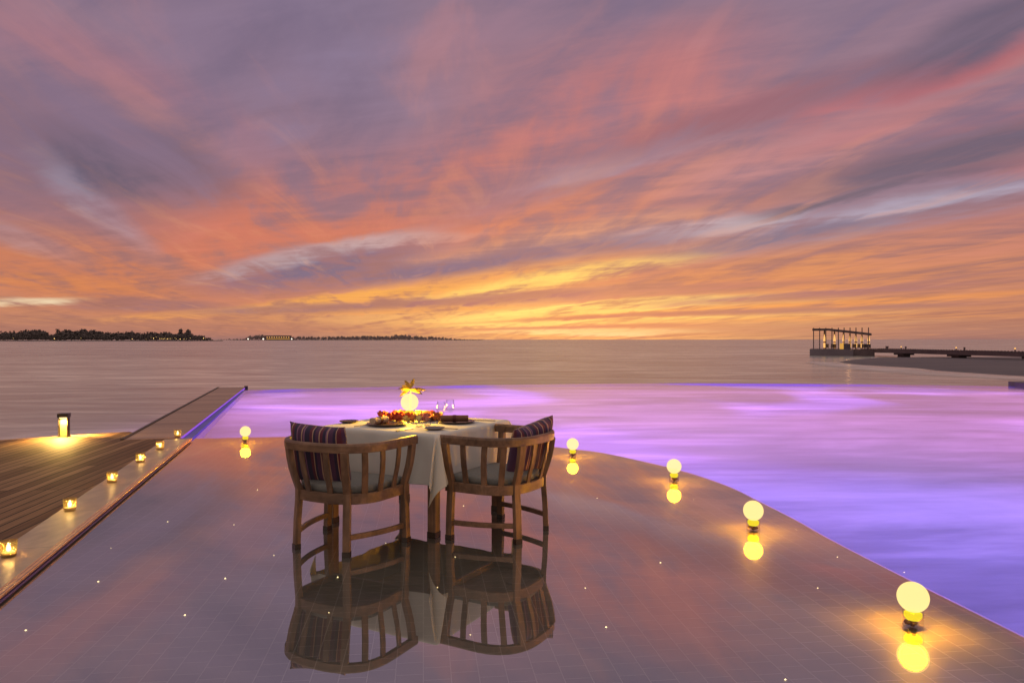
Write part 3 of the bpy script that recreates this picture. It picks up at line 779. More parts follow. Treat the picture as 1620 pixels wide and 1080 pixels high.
# ------------------------------------------------------------------ dining table
e1 = Vector((-0.886, 0.464, 0)).normalized(); e2 = Vector((0.464, 0.886, 0)).normalized()
TS, TZ = 1.05, 0.735
T0 = Vector((-0.531, 5.18, 0))
Tc = T0 + (e1 + e2) * (TS / 2)
T_ROT = math.atan2(e1.y, e1.x) - math.pi          # local +x = -e1
tb = empty('dining_table', (Tc.x, Tc.y, SHELF_Z), T_ROT)
tag(tb, 'square wooden table under the white cloth, standing in shallow water between two chairs', 'table')
MB().box((0, 0, TZ - SHELF_Z - 0.022), (TS - 0.02, TS - 0.02, 0.036)).build('tabletop', M_teak_x, tb, bevel=0.004)
MB().box((0, 0, TZ - SHELF_Z - 0.085), (TS - 0.14, TS - 0.14, 0.08)).build('apron', M_teak_x, tb)
for sx in (-1, 1):
    for sy in (-1, 1):
        lg = MB(); c = Vector((sx * (TS / 2 - 0.06), sy * (TS / 2 - 0.06), 0))
        lg.sweep([c, c + Vector((0, 0, TZ - SHELF_Z - 0.041))], [(Vector((1, 0, 0)), Vector((0, 1, 0)))] * 2, [(-.033, -.033), (.033, -.033), (.033, .033), (-.033, .033)])
        l_ = lg.build('leg', M_teak_z, tb, bevel=0.004)
        MB().box((c.x, c.y, 0.022), (0.07, 0.07, 0.044)).build('foot', M_foot, l_)

# white cloth: square sheet draped over the square top, folds at the corners
def drape():
    n = 97; S = 0.90; half = TS / 2 + 0.006
    rd = 0.02
    vs, fs = [], []
    for j in range(n):
        for i in range(n):
            a = -S + 2 * S * i / (n - 1); c = -S + 2 * S * j / (n - 1)
            ox, oy = max(abs(a) - half, 0), max(abs(c) - half, 0)
            sx, sy = (1 if a > 0 else -1), (1 if c > 0 else -1)
            x, y = min(max(a, -half), half), min(max(c, -half), half)
            over = math.hypot(ox, oy)
            z = TZ + 0.004
            if over > 0:
                drop = over if not (ox > 0 and oy > 0) else over * 0.985
                # soft edge
                k = min(drop / rd, 1.0)
                z -= (drop - rd * 0.43) if drop > rd else drop * drop / (2 * rd)
                flare = 0.018 * k + 0.05 * drop
                if ox > 0 and oy > 0:                       # corner: the two flaps meet in a hanging fold
                    ang = math.atan2(oy, ox)
                    w = 0.03 + 0.12 * min(over, 0.45)
                    x += sx * (w * math.cos(ang) * (0.4 + 0.9 * abs(math.cos(2 * ang))))
                    y += sy * (w * math.sin(ang) * (0.4 + 0.9 * abs(math.cos(2 * ang))))
                    if sx > 0 and sy < 0:               # the near corner swings to the left
                        x -= 0.20 * min(ox, oy); z -= 0.04 * min(ox, oy)
                elif ox > 0:
                    edge = max(0.0, 1 - (half - abs(c)) / 0.22)
                    wave = 0.012 * math.sin(c * 13.0 + sx * 1.1) + 0.006 * math.sin(c * 29 + 2 * sx)
                    x += sx * (flare + wave * min(drop / 0.2, 1.0) + 0.0 * edge)
                elif oy > 0:
                    edge = max(0.0, 1 - (half - abs(a)) / 0.22)
                    wave = 0.012 * math.sin(a * 12.0 + sy * 0.4) + 0.006 * math.sin(a * 27 + sy)
                    y += sy * (flare + wave * min(drop / 0.2, 1.0))
            else:
                z += 0.0008 * math.sin(a * 9 + c * 4)
            vs.append((x, y, z)); 
    for j in range(n - 1):
        for i in range(n - 1):
            fs.append((j * n + i, j * n + i + 1, (j + 1) * n + i + 1, (j + 1) * n + i))
    m = MB(); m.add(vs, fs)
    o = m.build('tablecloth', M_cloth, smooth=True)
    o.location = (Tc.x, Tc.y, 0); o.rotation_euler = (0, 0, T_ROT)
    so = o.modifiers.new('thickness', 'SOLIDIFY'); so.thickness = 0.0016; so.offset = -1
    su = o.modifiers.new('smooth', 'SUBSURF'); su.levels = 1; su.render_levels = 1
    return o
tag(drape(), 'white tablecloth hanging in a pointed corner over the dining table', 'tablecloth')

# ------------------------------------------------------------------ chairs
def plan(t, wx, yb, yf, n=2.6):
    """U-shaped plan: t 0..1 from the right front round the back to the left front"""
    Ls = yf                          # straight side length in front of the middle
    arc = 1.75 * (wx + abs(yb)) / 1.0 * 0.86
    tot = 2 * Ls + arc
    s = t * tot
    if s < Ls: return Vector((wx, yf - s, 0))
    if s > tot - Ls: return Vector((-wx, s - (tot - Ls), 0))
    th = math.pi * (s - Ls) / arc
    c_, s_ = math.cos(th), math.sin(th)
    return Vector((wx * math.copysign(abs(c_) ** (2 / n), c_), yb * abs(s_) ** (2 / n), 0))
def curve_pts(wx, yb, yf, z, n=60):
    pts = [plan(i / n, wx, yb, yf) + Vector((0, 0, z)) for i in range(n + 1)]
    fr = []
    for i in range(n + 1):
        d = (pts[min(i + 1, n)] - pts[max(i - 1, 0)]).normalized()
        fr.append((Vector((d.y, -d.x, 0)) * 1.0, Vector((0, 0, 1))))
    return pts, fr
SEAT, RAIL = (0.325, -0.275, 0.255), (0.385, -0.345, 0.275)
ZS0, ZS1, ZR0, ZR1 = 0.335, 0.405, 0.678, 0.738
def make_chair():
    t = empty('dining_chair', (0, 0, 0))
    pts, fr = curve_pts(*SEAT, (ZS0 + ZS1) / 2)
    m = MB(); m.sweep(pts, fr, [(-.014, -.034), (.014, -.034), (.014, .034), (-.014, .034)])
    m.box((0, SEAT[2] - 0.012, (ZS0 + ZS1) / 2), (2 * SEAT[0] - 0.03, 0.026, 0.066))
    m.build('seat_frame', M_teak_x, t, bevel=0.003)
    bd = MB(); poly = [plan(i / 40, SEAT[0] - .016, SEAT[1] + .016, SEAT[2] - .03) for i in range(41)]
    bd.prism([(p.x, p.y) for p in poly], ZS1 - 0.026, ZS1 - 0.012); bd.build('seat_board', M_teak_x, t)
    pts, fr = curve_pts(*RAIL, (ZR0 + ZR1) / 2)
    m = MB(); m.sweep(pts, fr, [(-.017, -.030), (.017, -.030), (.019, .016), (.012, .030), (-.012, .030), (-.019, .016)])
    m.build('top_rail', M_teak_x, t, bevel=0.003)
    def upright(name, tt, w, th, z0, splay=0.0, tt2=None):
        a = plan(tt, *SEAT); c = plan(tt if tt2 is None else tt2, *RAIL)
        a2 = plan(tt + .01, *SEAT) - plan(tt - .01, *SEAT)
        d = a2.normalized(); nrm = Vector((d.y, -d.x, 0))
        if nrm.dot(Vector((a.x, a.y - 0.1, 0))) < 0: nrm = -nrm
        ps = []
        if z0 < ZS0:
            ps = [a + nrm * (splay + .004) + Vector((0, 0, z0)), a + nrm * (0.01 + splay * .4) + Vector((0, 0, 0.2)), a + nrm * 0.008 + Vector((0, 0, ZS0)), a + nrm * 0.008 + Vector((0, 0, ZS1))]
        else:
            ps = [a + Vector((0, 0, z0))]
        for k in (0.25, 0.5, 0.75, 1.0):
            q = a.lerp(c, k ** 1.0) + nrm * (0.006 if z0 < ZS0 else -0.001)
            q = q + nrm * (0.012 * math.sin(math.pi * k))
            ps.append(Vector((q.x, q.y, ZS1 + (ZR0 + 0.006 - ZS1) * k)))
        m_ = MB(); m_.sweep(ps, [(d, nrm)] * len(ps), [(-w / 2, -th / 2), (w / 2, -th / 2), (w / 2, th / 2), (-w / 2, th / 2)])
        return m_.build(name, M_teak_z, t, bevel=0.003), ps[0], d, nrm
    LEGT = [0.035, 0.385, 0.615, 0.965]
    feet = []
    for q in LEGT:
        l_, p0, d, nrm = upright('leg', q, 0.049, 0.039, 0.0, 0.022)
        f_ = MB(); M3 = Matrix(((d.x, nrm.x, 0, 0), (d.y, nrm.y, 0, 0), (0, 0, 1, 0), (0, 0, 0, 1)))
        f_.box(p0 + Vector((0, 0, 0.02)), (0.052, 0.042, 0.034), M=M3); f_.build('foot', M_foot, l_)
        feet.append(p0)
    for a, c, k in ((LEGT[0], LEGT[1], 4), (LEGT[1], LEGT[2], 3), (LEGT[2], LEGT[3], 4)):
        for i in range(1, k):
            upright('slat', a + (c - a) * i / k, 0.042, 0.014, ZS1 - 0.03)
    for a, c in ((feet[0], feet[1]), (feet[3], feet[2])):
        s_ = 1 if a.x > 0 else -1
        ps = []
        for k in range(9):
            q = a.lerp(c, k / 8); q.x += s_ * (0.03 * math.sin(math.pi * k / 8)) ; q.x -= s_ * 0.012
            ps.append(Vector((q.x, q.y, 0.12)))
        fr = []
        for k in range(9):
            d = (ps[min(k + 1, 8)] - ps[max(k - 1, 0)]).normalized(); fr.append((Vector((d.y, -d.x, 0)), Vector((0, 0, 1))))
        m_ = MB(); m_.sweep(ps, fr, [(-.012, -.017), (.012, -.017), (.012, .017), (-.012, .017)]); m_.build('stretcher', M_teak_x, t, bevel=0.003)
    return t
def make_cushion():
    m = MB(); n = 48; vs = []; fs = []
    rows = [(0.93, 0.0), (0.985, 0.010), (1.0, 0.028), (1.0, 0.04), (0.985, 0.05), (0.93, 0.056), (0.6, 0.06), (0.0, 0.061)]
    base = [plan(i / (n - 1), SEAT[0] - .022, SEAT[1] + .022, SEAT[2] - .012) for i in range(n)]
    front = [Vector((-(SEAT[0] - .022) + 2 * (SEAT[0] - .022) * k / 9, SEAT[2] - .012, 0)) for k in range(1, 9)]
    ring = base + front
    for s_, z in rows: vs += [(p.x * s_, (p.y - .0) * s_, z) for p in ring]
    k = len(ring)
    for r_ in range(len(rows) - 1):
        for i in range(k): fs.append((r_ * k + i, r_ * k + (i + 1) % k, (r_ + 1) * k + (i + 1) % k, (r_ + 1) * k + i))
    fs.append(tuple(range(k - 1, -1, -1)))
    m.add(vs, fs)
    return m.build('seat_cushion', M_cushion, smooth=True)
def make_pillow():
    n = 25; W = 0.22; T = 0.07; m = MB()
    for sgn in (1, -1):
        vs = []
        for j in range(n):
            for i in range(n):
                a, c = -1 + 2 * i / (n - 1), -1 + 2 * j / (n - 1)
                pin = 1 - 0.075 * (1 - abs(a) ** 2.2) * abs(c) ** 3; pin2 = 1 - 0.075 * (1 - abs(c) ** 2.2) * abs(a) ** 3
                th = T * max(0, (1 - a ** 4) * (1 - c ** 4)) ** 0.45
                wr = 0.004 * math.sin(7 * a + 3 * c) * (1 - a * a) * (1 - c * c)
                vs.append((a * W * pin2, sgn * th + wr, c * W * pin))
        m.add(vs, [(j * n + i, j * n + i + 1, (j + 1) * n + i + 1, (j + 1) * n + i) for j in range(n - 1) for i in range(n - 1)])
    o = m.build('throw_pillow', M_stripe, smooth=True)
    return o
CH = [((-1.14, 5.11), R(-26.7)), ((-0.085, 5.405), R(60.1))]
chair0 = make_chair(); cu0 = make_cushion(); pi0 = make_pillow()
chair_labels = ['slatted round-backed wooden armchair on the left, with dark plum pillow against its left side', 'slatted round-backed wooden armchair on the right of the table, facing left']
cu_labels = ['pale seat cushion on the left wooden armchair', 'pale seat cushion on the right wooden armchair, plainly seen through its slats']
pi_labels = ['striped plum pillow leaning in the left armchair, violet on top', 'striped plum pillow leaning in the right armchair, its corner pointing up right']
PIL = [((-0.105, -0.145, 0.628), (R(16), R(3), R(6))), ((0.145, -0.165, 0.602), (R(19), R(-10), R(-8)))]
for i, ((x, y), rz) in enumerate(CH):
    c_ = chair0 if i == 0 else copy_tree(chair0)
    u_ = cu0 if i == 0 else cu0.copy()
    p_ = pi0 if i == 0 else pi0.copy()
    if i: col.objects.link(u_); col.objects.link(p_)
    c_.location = (x, y, SHELF_Z); c_.rotation_euler = (0, 0, rz)
    u_.location = (x, y, SHELF_Z + ZS1 - 0.011); u_.rotation_euler = (0, 0, rz)
    M4 = Matrix.Translation((x, y, SHELF_Z)) @ Matrix.Rotation(rz, 4, 'Z') @ Matrix.Translation(PIL[i][0]) @ Euler(PIL[i][1], 'YXZ').to_matrix().to_4x4()
    p_.matrix_world = M4; p_.location = M4.to_translation(); p_.rotation_euler = M4.to_euler()
    tag(c_, chair_labels[i], 'chair', 'round-backed wooden armchairs'); tag(u_, cu_labels[i], 'cushion', 'seat cushions'); tag(p_, pi_labels[i], 'pillow', 'striped throw pillows')

# ------------------------------------------------------------------ on the table
TT = TZ + 0.0055
def on(px, py, z=0.0):
    p = G(px, py, TT); p.z += z; return p
def plate(p, r, mat, label, cat='plate', group=None, name='dinner_plate'):
    m = MB(); m.lathe([(0.0, 0.0), (r * 0.6, 0.0), (r * 0.95, 0.011), (r, 0.016), (r * 0.985, 0.018), (r * 0.9, 0.013), (r * 0.62, 0.006), (0.0, 0.005)], 40)
    o = m.build(name, mat, smooth=True); o.location = p; tag(o, label, cat, group)
plate(on(612, 672.5), 0.155, M_plate, 'large dark dinner plate with the tan napkin on it, left setting', 'plate', 'dinner plates')
plate(on(722, 668.5), 0.15, M_plate, 'large dark dinner plate under the long brown napkin, right setting', 'plate', 'dinner plates')
plate(on(552, 668.5), 0.075, M_plate, 'small dark bread plate at the left corner of the table', 'plate', 'bread plates', 'bread_plate')
plate(on(687.5, 679.5), 0.075, M_plate2, 'small grey bread plate at the near corner of the table', 'plate', 'bread plates', 'bread_plate')
def napkin(p, length, r, ang, mat, label):
    t = empty('napkin', p, ang)
    m = MB()
    seg = 20; ps = [Vector((-length / 2 + length * k / 10, 0, r * 0.92)) for k in range(11)]
    fr = [(Vector((0, 1, 0)), Vector((0, 0, 1)))] * 11
    sp = []
    for k in range(40):
        a = 2 * math.pi * k / 40; rr_ = r * (1 + 0.05 * math.sin(3 * a)); sp.append((rr_ * math.cos(a), rr_ * 0.86 * math.sin(a)))
    m.sweep(ps, fr, sp); m.build('rolled_cloth', mat, t, smooth=False)
    b_ = MB(); b_.sweep([Vector((-0.013, 0, r * 0.92)), Vector((0.013, 0, r * 0.92))], fr[:2], [(x * 1.1, y * 1.12) for x, y in sp]); b_.build('napkin_band', M_band, t)
    tag(t, label, 'napkin', 'rolled napkins')
napkin(on(600, 671.5, 0.008), 0.17, 0.030, R(62), M_napkin, 'pale tan rolled napkin with a dark band on the left dinner plate')
napkin(on(719, 668.5, 0.008), 0.22, 0.030, R(3), M_napkin2, 'long brown rolled napkin with a dark band on the right dinner plate')
def cutlery(kind, p, ang, label):
    m = MB()
    if kind == 'knife':
        m.prism([(-.11, -.006), (-.02, -.005), (.0, -.009), (.09, -.008), (.108, .0), (.0, .006), (-.02, .005), (-.11, .006)], 0.0, 0.005)
    else:
        m.prism([(-.10, -.005), (.03, -.003), (.05, -.011), (.06, -.011), (.06, .011), (.05, .011), (.03, .003), (-.10, .005)], 0.0, 0.004)
        for y in (-.009, -.003, .003, .009): m.box((.08, y, .002), (.045, .0028, .003))
    o = m.build(kind, M_steel, bevel=0.001); o.location = p; o.rotation_euler = (0, 0, ang)
    tag(o, label, kind, 'cutlery on the tablecloth')
a1 = math.atan2(e2.y, e2.x)
a2_ = math.atan2(e1.y, e1.x)
cutlery('knife', on(641, 679.5), a1, 'dark table knife right of the left dinner plate'); cutlery('fork', on(574, 672.5), a1, 'fork between the left bread plate and the dinner plate')
cutlery('knife', on(763, 665), R(165), 'dark table knife at the right edge of the table'); cutlery('fork', on(706, 677.5), a2_, 'fork just right of the near bread plate')
cutlery('spoon' if False else 'fork', on(640, 671.5), R(30), 'fork lying between the left dinner plate and the tumblers')
def tumbler(p, r, h, label, water=0.0):
    t = empty('tumbler', p)
    m = MB(); m.lathe([(r * .82, 0.0), (r * .86, 0.003), (r, h), (r * .95, h), (r * .8, 0.008), (0.0, 0.008)], 24); m.build('glass_wall', M_glass, t)
    tag(t, label, 'glass', 'drinking glasses on the table')
tumbler(on(663, 675), 0.03, 0.105, 'short clear tumbler in front of the flowers, nearest the left plate')
tumbler(on(676, 673), 0.032, 0.09, 'short clear tumbler behind the near bread plate')
def wine(p, label):
    t = empty('wine_glass', p)
    m = MB(); m.lathe([(0.0, 0.0), (0.034, 0.0), (0.034, 0.003), (0.005, 0.006), (0.004, 0.06), (0.018, 0.068), (0.034, 0.09), (0.037, 0.115), (0.031, 0.17), (0.0295, 0.17), (0.035, 0.115), (0.032, 0.091), (0.016, 0.071), (0.0, 0.068)], 28)
    m.build('bowl_and_stem', M_glass, t, smooth=True); tag(t, label, 'glass', 'drinking glasses on the table')
wine(on(698, 668.5), 'tall clear wine glass behind the brown napkin, nearer the flowers'); wine(on(712, 664.5), 'tall clear wine glass behind the brown napkin, farther from the flowers')

tl = bpy.data.lights.new('table_bulb', 'POINT'); tl.energy = 100.0; tl.color = (1.0, 0.52, 0.03); tl.shadow_soft_size = 0.06
tg = copy_tree(gl0)
for ch in list(tg.children):
    if ch.type == 'LIGHT': ch.data = tl
TG = Vector((-0.838, 6.05, TT)); tg.location = TG; tg.rotation_euler = (0, 0, 0.4)
tag(tg, 'glowing globe lamp among the flowers in the middle of the table', 'globe lamp')
del tg['group']

# flowers heaped round the table lamp
def flower_mesh(k, mat):
    r_ = random.Random(k); m = MB()
    for ring, (n, rad, tilt, ln) in enumerate(((6, 0.010, 25, 0.032), (5, 0.006, 55, 0.028), (4, 0.003, 75, 0.022))):
        for i in range(n):
            a = 2 * math.pi * (i + 0.5 * ring) / n + r_.uniform(-.2, .2)
            ca, sa = math.cos(a), math.sin(a); tl_ = R(tilt + r_.uniform(-8, 8))
            o_ = Vector((ca * rad, sa * rad, 0.012)); d = Vector((ca * math.cos(tl_), sa * math.cos(tl_), math.sin(tl_))); s_ = Vector((-sa, ca, 0)); up = s_.cross(d) * -1
            w = ln * 0.55
            vs = [o_ - s_ * w * .35, o_ + s_ * w * .35, o_ + d * ln * .6 + s_ * w + up * .004, o_ + d * ln * 1.0 + s_ * w * .4 + up * .010, o_ + d * ln - s_ * w * .4 + up * .010, o_ + d * ln * .6 - s_ * w + up * .004, o_ + d * ln * .55 - up * .004]
            m.add(vs, [(0, 1, 6), (1, 2, 6), (2, 3, 6), (3, 4, 6), (4, 5, 6), (5, 0, 6)])
    m.lathe([(0.0, 0.0), (0.012, 0.004), (0.008, 0.016), (0.0, 0.018)], 8)
    return m, mat
kinds = [('red', M_red, 'deep red'), ('orange', M_orange, 'orange'), ('yellow', M_yellow, 'pale yellow')]
protos = {}
fl = []
spots = []
r_ = random.Random(5)
for k in range(64):
    a = r_.uniform(0, 2 * math.pi)
    rx, ry = 0.245 * math.sqrt(r_.uniform(0.12, 1)), 0.15 * math.sqrt(r_.uniform(0.3, 1))
    q = TG + Vector((0.01, -0.01, 0)) + Vector((1, 0, 0)) * (rx * math.cos(a)) + Vector((0, 1, 0)) * (ry * math.sin(a))
    if (q - TG).length < 0.07: continue
    if any((q - s_).length < 0.038 for s_ in spots): continue
    spots.append(q)
flower_base = {}
for k, q in enumerate(spots):
    left = (q.x - TG.x)
    pick = 'red' if (left < -0.09 and r_.random() < 0.72) or r_.random() < 0.42 else ('yellow' if abs(left) < 0.12 and r_.random() < 0.6 else 'orange')
    if pick not in protos:
        m, mt = flower_mesh({'red': 1, 'orange': 2, 'yellow': 3}[pick], {'red': M_red, 'orange': M_orange, 'yellow': M_yellow}[pick])
        o = m.build('flower', mt, smooth=False); protos[pick] = o
    else:
        o = protos[pick].copy(); col.objects.link(o)
    o.location = (q.x, q.y, TT + r_.uniform(0, 0.004)); s_ = r_.uniform(1.1, 1.6); o.scale = (s_, s_, s_ * 1.15)
    o.rotation_euler = (r_.uniform(-.35, .35), r_.uniform(-.35, .35), r_.uniform(0, 6))
    side = 'left of' if left < -0.07 else ('right of' if left > 0.07 else 'close around')
    nm = {'red': 'deep red', 'orange': 'orange', 'yellow': 'pale yellow'}[pick]
    tag(o, '%s cut flower head lying %s the table lamp' % (nm, side), 'flower', 'cut flowers round the table lamp')

# leafy sprig rising behind the lamp
sp = empty('leaf_sprig', TG + Vector((0.0, 0.085, 0)))
tag(sp, 'sprig of golden lit leaves rising above the table lamp', 'plant')
st = MB(); spts = [Vector((0, 0, 0)), Vector((-0.005, 0.0, 0.12)), Vector((0.0, -0.02, 0.235)), Vector((0.003, -0.03, 0.27))]
for i in range(3): st.tube(spts[i], spts[i + 1], 0.005 - i * .001, 0.004 - i * .001)
st.build('stem', M_stem, sp)
leaf_dirs = [(135, 48, 0.10), (72, 58, 0.10), (178, 12, 0.10), (205, -22, 0.10), (5, 4, 0.12), (330, -8, 0.08), (250, 6, 0.09), (290, 2, 0.085), (160, 30, 0.085), (20, -14, 0.10)]
for a, e, ln in leaf_dirs:
    m = MB(); d = Vector((math.cos(R(a)) * math.cos(R(e)), math.sin(R(a)) * 0.6 * math.cos(R(e)), math.sin(R(e)))).normalized()
    s_ = d.cross(Vector((0, -0.75, 0.65))).normalized(); up = s_.cross(d).normalized()
    if up.z < 0: up = -up
    vs, fs = [], []
    N = 9
    for k in range(N + 1):
        t_ = k / N; w = 0.0165 * math.sin(math.pi * min(1, t_ * 0.97 + 0.03)) ** 0.8; c_ = spts[2] + Vector((0, 0, 0.012)) + d * (ln * t_ + 0.006) - up * (0.03 * t_ * t_)
        vs += [c_ - s_ * w + up * .004, c_ - up * .001, c_ + s_ * w + up * .004]
    for k in range(N):
        fs += [(3 * k, 3 * k + 1, 3 * k + 4, 3 * k + 3), (3 * k + 1, 3 * k + 2, 3 * k + 5, 3 * k + 4)]
    m.add(vs, fs); lo = m.build('leaf', M_leaf, sp, smooth=True)

# ------------------------------------------------------------------ sand bank with surf, right
def S(px, py, dz=0.0): return G(px, py, SEA_Z + dz)
bank = [(1322, 572.5), (1340, 569), (1384, 565.8), (1450, 565), (1620, 564.6), (1900, 566), (1900, 606), (1720, 600), (1620, 595.5), (1560, 592), (1482, 586.5), (1449, 582.5), (1400, 579.5), (1364, 577.5), (1335, 575)]
bp_ = [S(*p) for p in bank]
sd = MB(); cen = sum(bp_, Vector()) / len(bp_)
inner = [p.lerp(cen, 0.12) for p in bp_]; n = len(bp_)
sd.add([(p.x, p.y, SEA_Z - 0.05) for p in bp_] + [(p.x, p.y, SEA_Z + 0.12) for p in inner] + [(cen.x, cen.y, SEA_Z + 0.3)],
       [(i, (i + 1) % n, n + (i + 1) % n, n + i) for i in range(n)] + [(n + i, n + (i + 1) % n, 2 * n) for i in range(n)])
sd.build('sand', M_sand, smooth=True)['kind'] = 'structure'
inn = [(1300, 571.5), (1330, 575), (1364, 578), (1400, 580), (1449, 583), (1482, 587), (1560, 592.5), (1620, 596), (1720, 600.5), (1900, 607)]
outl = [(1272, 572.5), (1300, 578.5), (1338, 583.5), (1385, 588), (1438, 592.5), (1482, 594.5), (1550, 597.5), (1620, 602.5), (1720, 608), (1900, 616)]
A_, B_ = spline([S(*p, 0.03) for p in inn], 6), spline([S(*p, 0.03) for p in outl], 6)
fm = MB(); NN = 8; vs = []
for a, c in zip(A_, B_):
    for k in range(NN + 1): vs.append(a.lerp(c, k / NN))
k = NN + 1
fm.add(vs, [(i * k + j, i * k + j + 1, (i + 1) * k + j + 1, (i + 1) * k + j) for i in range(len(A_) - 1) for j in range(NN)])
fo = fm.build('surf', M_foam, up=True); fo['kind'] = 'structure'
at = fo.data.attributes.new('cover', 'FLOAT', 'POINT')
import bisect
A2 = [Vector((p.x, p.y)) for p in A_]; B2 = [Vector((p.x, p.y)) for p in B_]
for i, v_ in enumerate(fo.data.vertices):
    p = Vector((v_.co.x, v_.co.y)); da = min((p - q).length for q in A2); dc = min((p - q).length for q in B2)
    f_ = da / (da + dc + 1e-6); w_ = max(0.0, math.sin(math.pi * min(1, f_ * 1.02))) ** 0.7
    at.data[i].value = w_

# ------------------------------------------------------------------ jetty and pavilion
PY = 117.0
def PX(px, y=PY): return (px - 810) * y / F
def PZ(py, y=PY): return CAM_H - (py - 537) * y / F
PA = math.atan((1330 - 810) / F)              # the pavilion faces the pool
def TX(px, d=0.0):
    k = (px - 810) / F; c_, s_ = math.cos(PA), math.sin(PA); cx = PX(1330)
    return (k * (PY + d * c_) - cx - d * s_) / (c_ + k * s_)
pv = empty('pavilion', (PX(1330), PY, SEA_Z), -PA)
tag(pv, 'slatted open pavilion with lit posts on a dark platform at the end of the jetty', 'pavilion')
def rel(x, y, z): return Vector((x, y - PY, z - SEA_Z))
zt = PZ(552.3)
def pbox(name, x0, x1, y0, y1, z0, z1, mat, parent=pv):
    m = MB(); m.box(rel((x0 + x1) / 2, (y0 + y1) / 2, (z0 + z1) / 2), (x1 - x0, y1 - y0, z1 - z0)); return m.build(name, mat, parent)
pbox('platform', TX(1281), TX(1350), PY, PY + 7, SEA_Z - .3, zt, M_conc)
pbox('platform_step', TX(1350) + .005, TX(1384), PY + .5, PY + 7, SEA_Z - .3, zt - .04, M_darkwood)
xs = [1287, 1296.7, 1306.5, 1316.2, 1326.3, 1335.4, 1344.8, 1354.2, 1363.8, 1374]
def roof_z(px): 
    return PZ(519.3) + (PZ(527.2) - PZ(519.3)) * max(0, (px - 1310) / 68.0)
rf = MB()
for y0, y1 in ((PY + .2, PY + 6.5),):
    pts_ = [1285, 1297, 1310, 1326, 1345, 1362, 1379]
    for a, c in zip(pts_[:-1], pts_[1:]):
        za, zc = roof_z(a), roof_z(c); xa, xc = TX(a), TX(c)
        rf.add([rel(xa, y0, za), rel(xc, y0, zc), rel(xc, y1, zc + .1), rel(xa, y1, za + .1), rel(xa, y0, za - .36), rel(xc, y0, zc - .36), rel(xc, y1, zc - .3), rel(xa, y1, za - .3)],
               [(0, 1, 2, 3), (7, 6, 5, 4), (4, 5, 1, 0), (6, 7, 3, 2), (0, 3, 7, 4), (1, 5, 6, 2)])
rf.build('roof', M_darkwood, pv)
for i, x in enumerate(xs):
    X = TX(x); zb = zt
    pbox('post', X - .07, X + .07, PY + .04, PY + .18, zb, PZ(518.2), M_darkwood)
cbm = MB()
for k in range(9):
    z = zt + 0.3 + k * 0.3
    cbm.box(rel((TX(1287) + TX(1326.3)) / 2, PY + .11, z), (TX(1326.3) - TX(1287), 0.025, 0.025))
cbm.build('cable_rail', M_darkwood, pv)
for x in (1304.3, 1320.2, 1334.5, 1344.6, 1354.0, 1363.5, 1374.2):
    X = TX(x, 5.0); Y = PY + 5
    pbox('lit_post', X - .12, X + .12, Y, Y + .2, zt, roof_z(x) - .3, M_houses)
    beamm = MB()  # glowing cones shaped as the light thrown up and down each post
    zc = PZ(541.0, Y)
    beamm.lathe([(0.0, zc - SEA_Z + 1.3), (0.05, zc - SEA_Z + 1.2), (0.22, zc - SEA_Z + 0.15), (0.0, zc - SEA_Z + 0.14)], 8, rel(X, Y - .2, SEA_Z))
    beamm.lathe([(0.0, zc - SEA_Z - 0.14), (0.2, zc - SEA_Z - 0.15), (0.16, zc - SEA_Z - 0.9), (0.0, zc - SEA_Z - 0.95)], 8, rel(X, Y - .2, SEA_Z))
    beamm.build('lamp_beams', M_warm, pv)
pbox('bar_block', TX(1335.5), TX(1346), PY + 1, PY + 3, zt, PZ(543.5), M_conc)
pbox('lit_counter', TX(1328.5), TX(1335.2), PY + 2, PY + 2.6, zt, PZ(543), M_warmdim)
fn = random.Random(4)
for x in (1308.5, 1317, 1320.5, 1351, 1359, 1366.5, 1370, 1375):
    X = TX(x, 3.0); Y = PY + 3
    m = MB(); m.box(rel(X, Y, zt + .24), (.5, .5, .06)); m.box(rel(X, Y + .24, zt + .55), (.5, .06, .55))
    for sx in (-.2, .2):
        for sy in (-.2, .2): m.box(rel(X + sx, Y + sy, zt + .11), (.05, .05, .22))
    o = m.build('lounge_chair', M_houses if fn.random() < .5 else M_darkwood); o.location = pv.location; o.rotation_euler = (0, 0, -PA)
    tag(o, 'low lounge chair on the floor of the pavilion over the sea', 'chair', 'lounge chairs in the pavilion')
pvl = bpy.data.lights.new('pavilion_light', 'POINT'); pvl.energy = 90.0; pvl.color = (1.0, 0.5, 0.2); pvl.shadow_soft_size = 0.2
pvo = bpy.data.objects.new('pavilion_light', pvl); col.objects.link(pvo); pvo.parent = pv; pvo.location = rel(1.2, PY + 3.6, 0.9)
# jetty
J0, J1 = Vector((PX(1380), PY + 3, 0)), Vector((0.692 * 84 + 2.5, 60, 0))
J0 = Vector((PX(1384), 118.5, 0)); Jm = Vector(((1620 - 810) / F * 88, 88, 0)); J1 = J0 + (Jm - J0) * 2.0
dj = (J1 - J0).normalized(); nj = Vector((-dj.y, dj.x, 0))
jt = empty('jetty', J0)
tag(jt, 'long dark wooden jetty running from the pavilion to the right edge', 'jetty')
def jp(s, o_, z): p = J0 + dj * s + nj * o_; return Vector((p.x - J0.x, p.y - J0.y, z))
LJ = (J1 - J0).length
def jprism(name, s0, s1, o0, o1, z0, z1, mat):
    m = MB(); m.prism([(p.x, p.y) for p in (jp(s0, o0, 0), jp(s1, o0, 0), jp(s1, o1, 0), jp(s0, o1, 0))], z0, z1); return m.build(name, mat, jt)
jprism('jetty_deck', 0.01, LJ, -1.2, 1.2, -0.30, -0.12, M_darkwood)
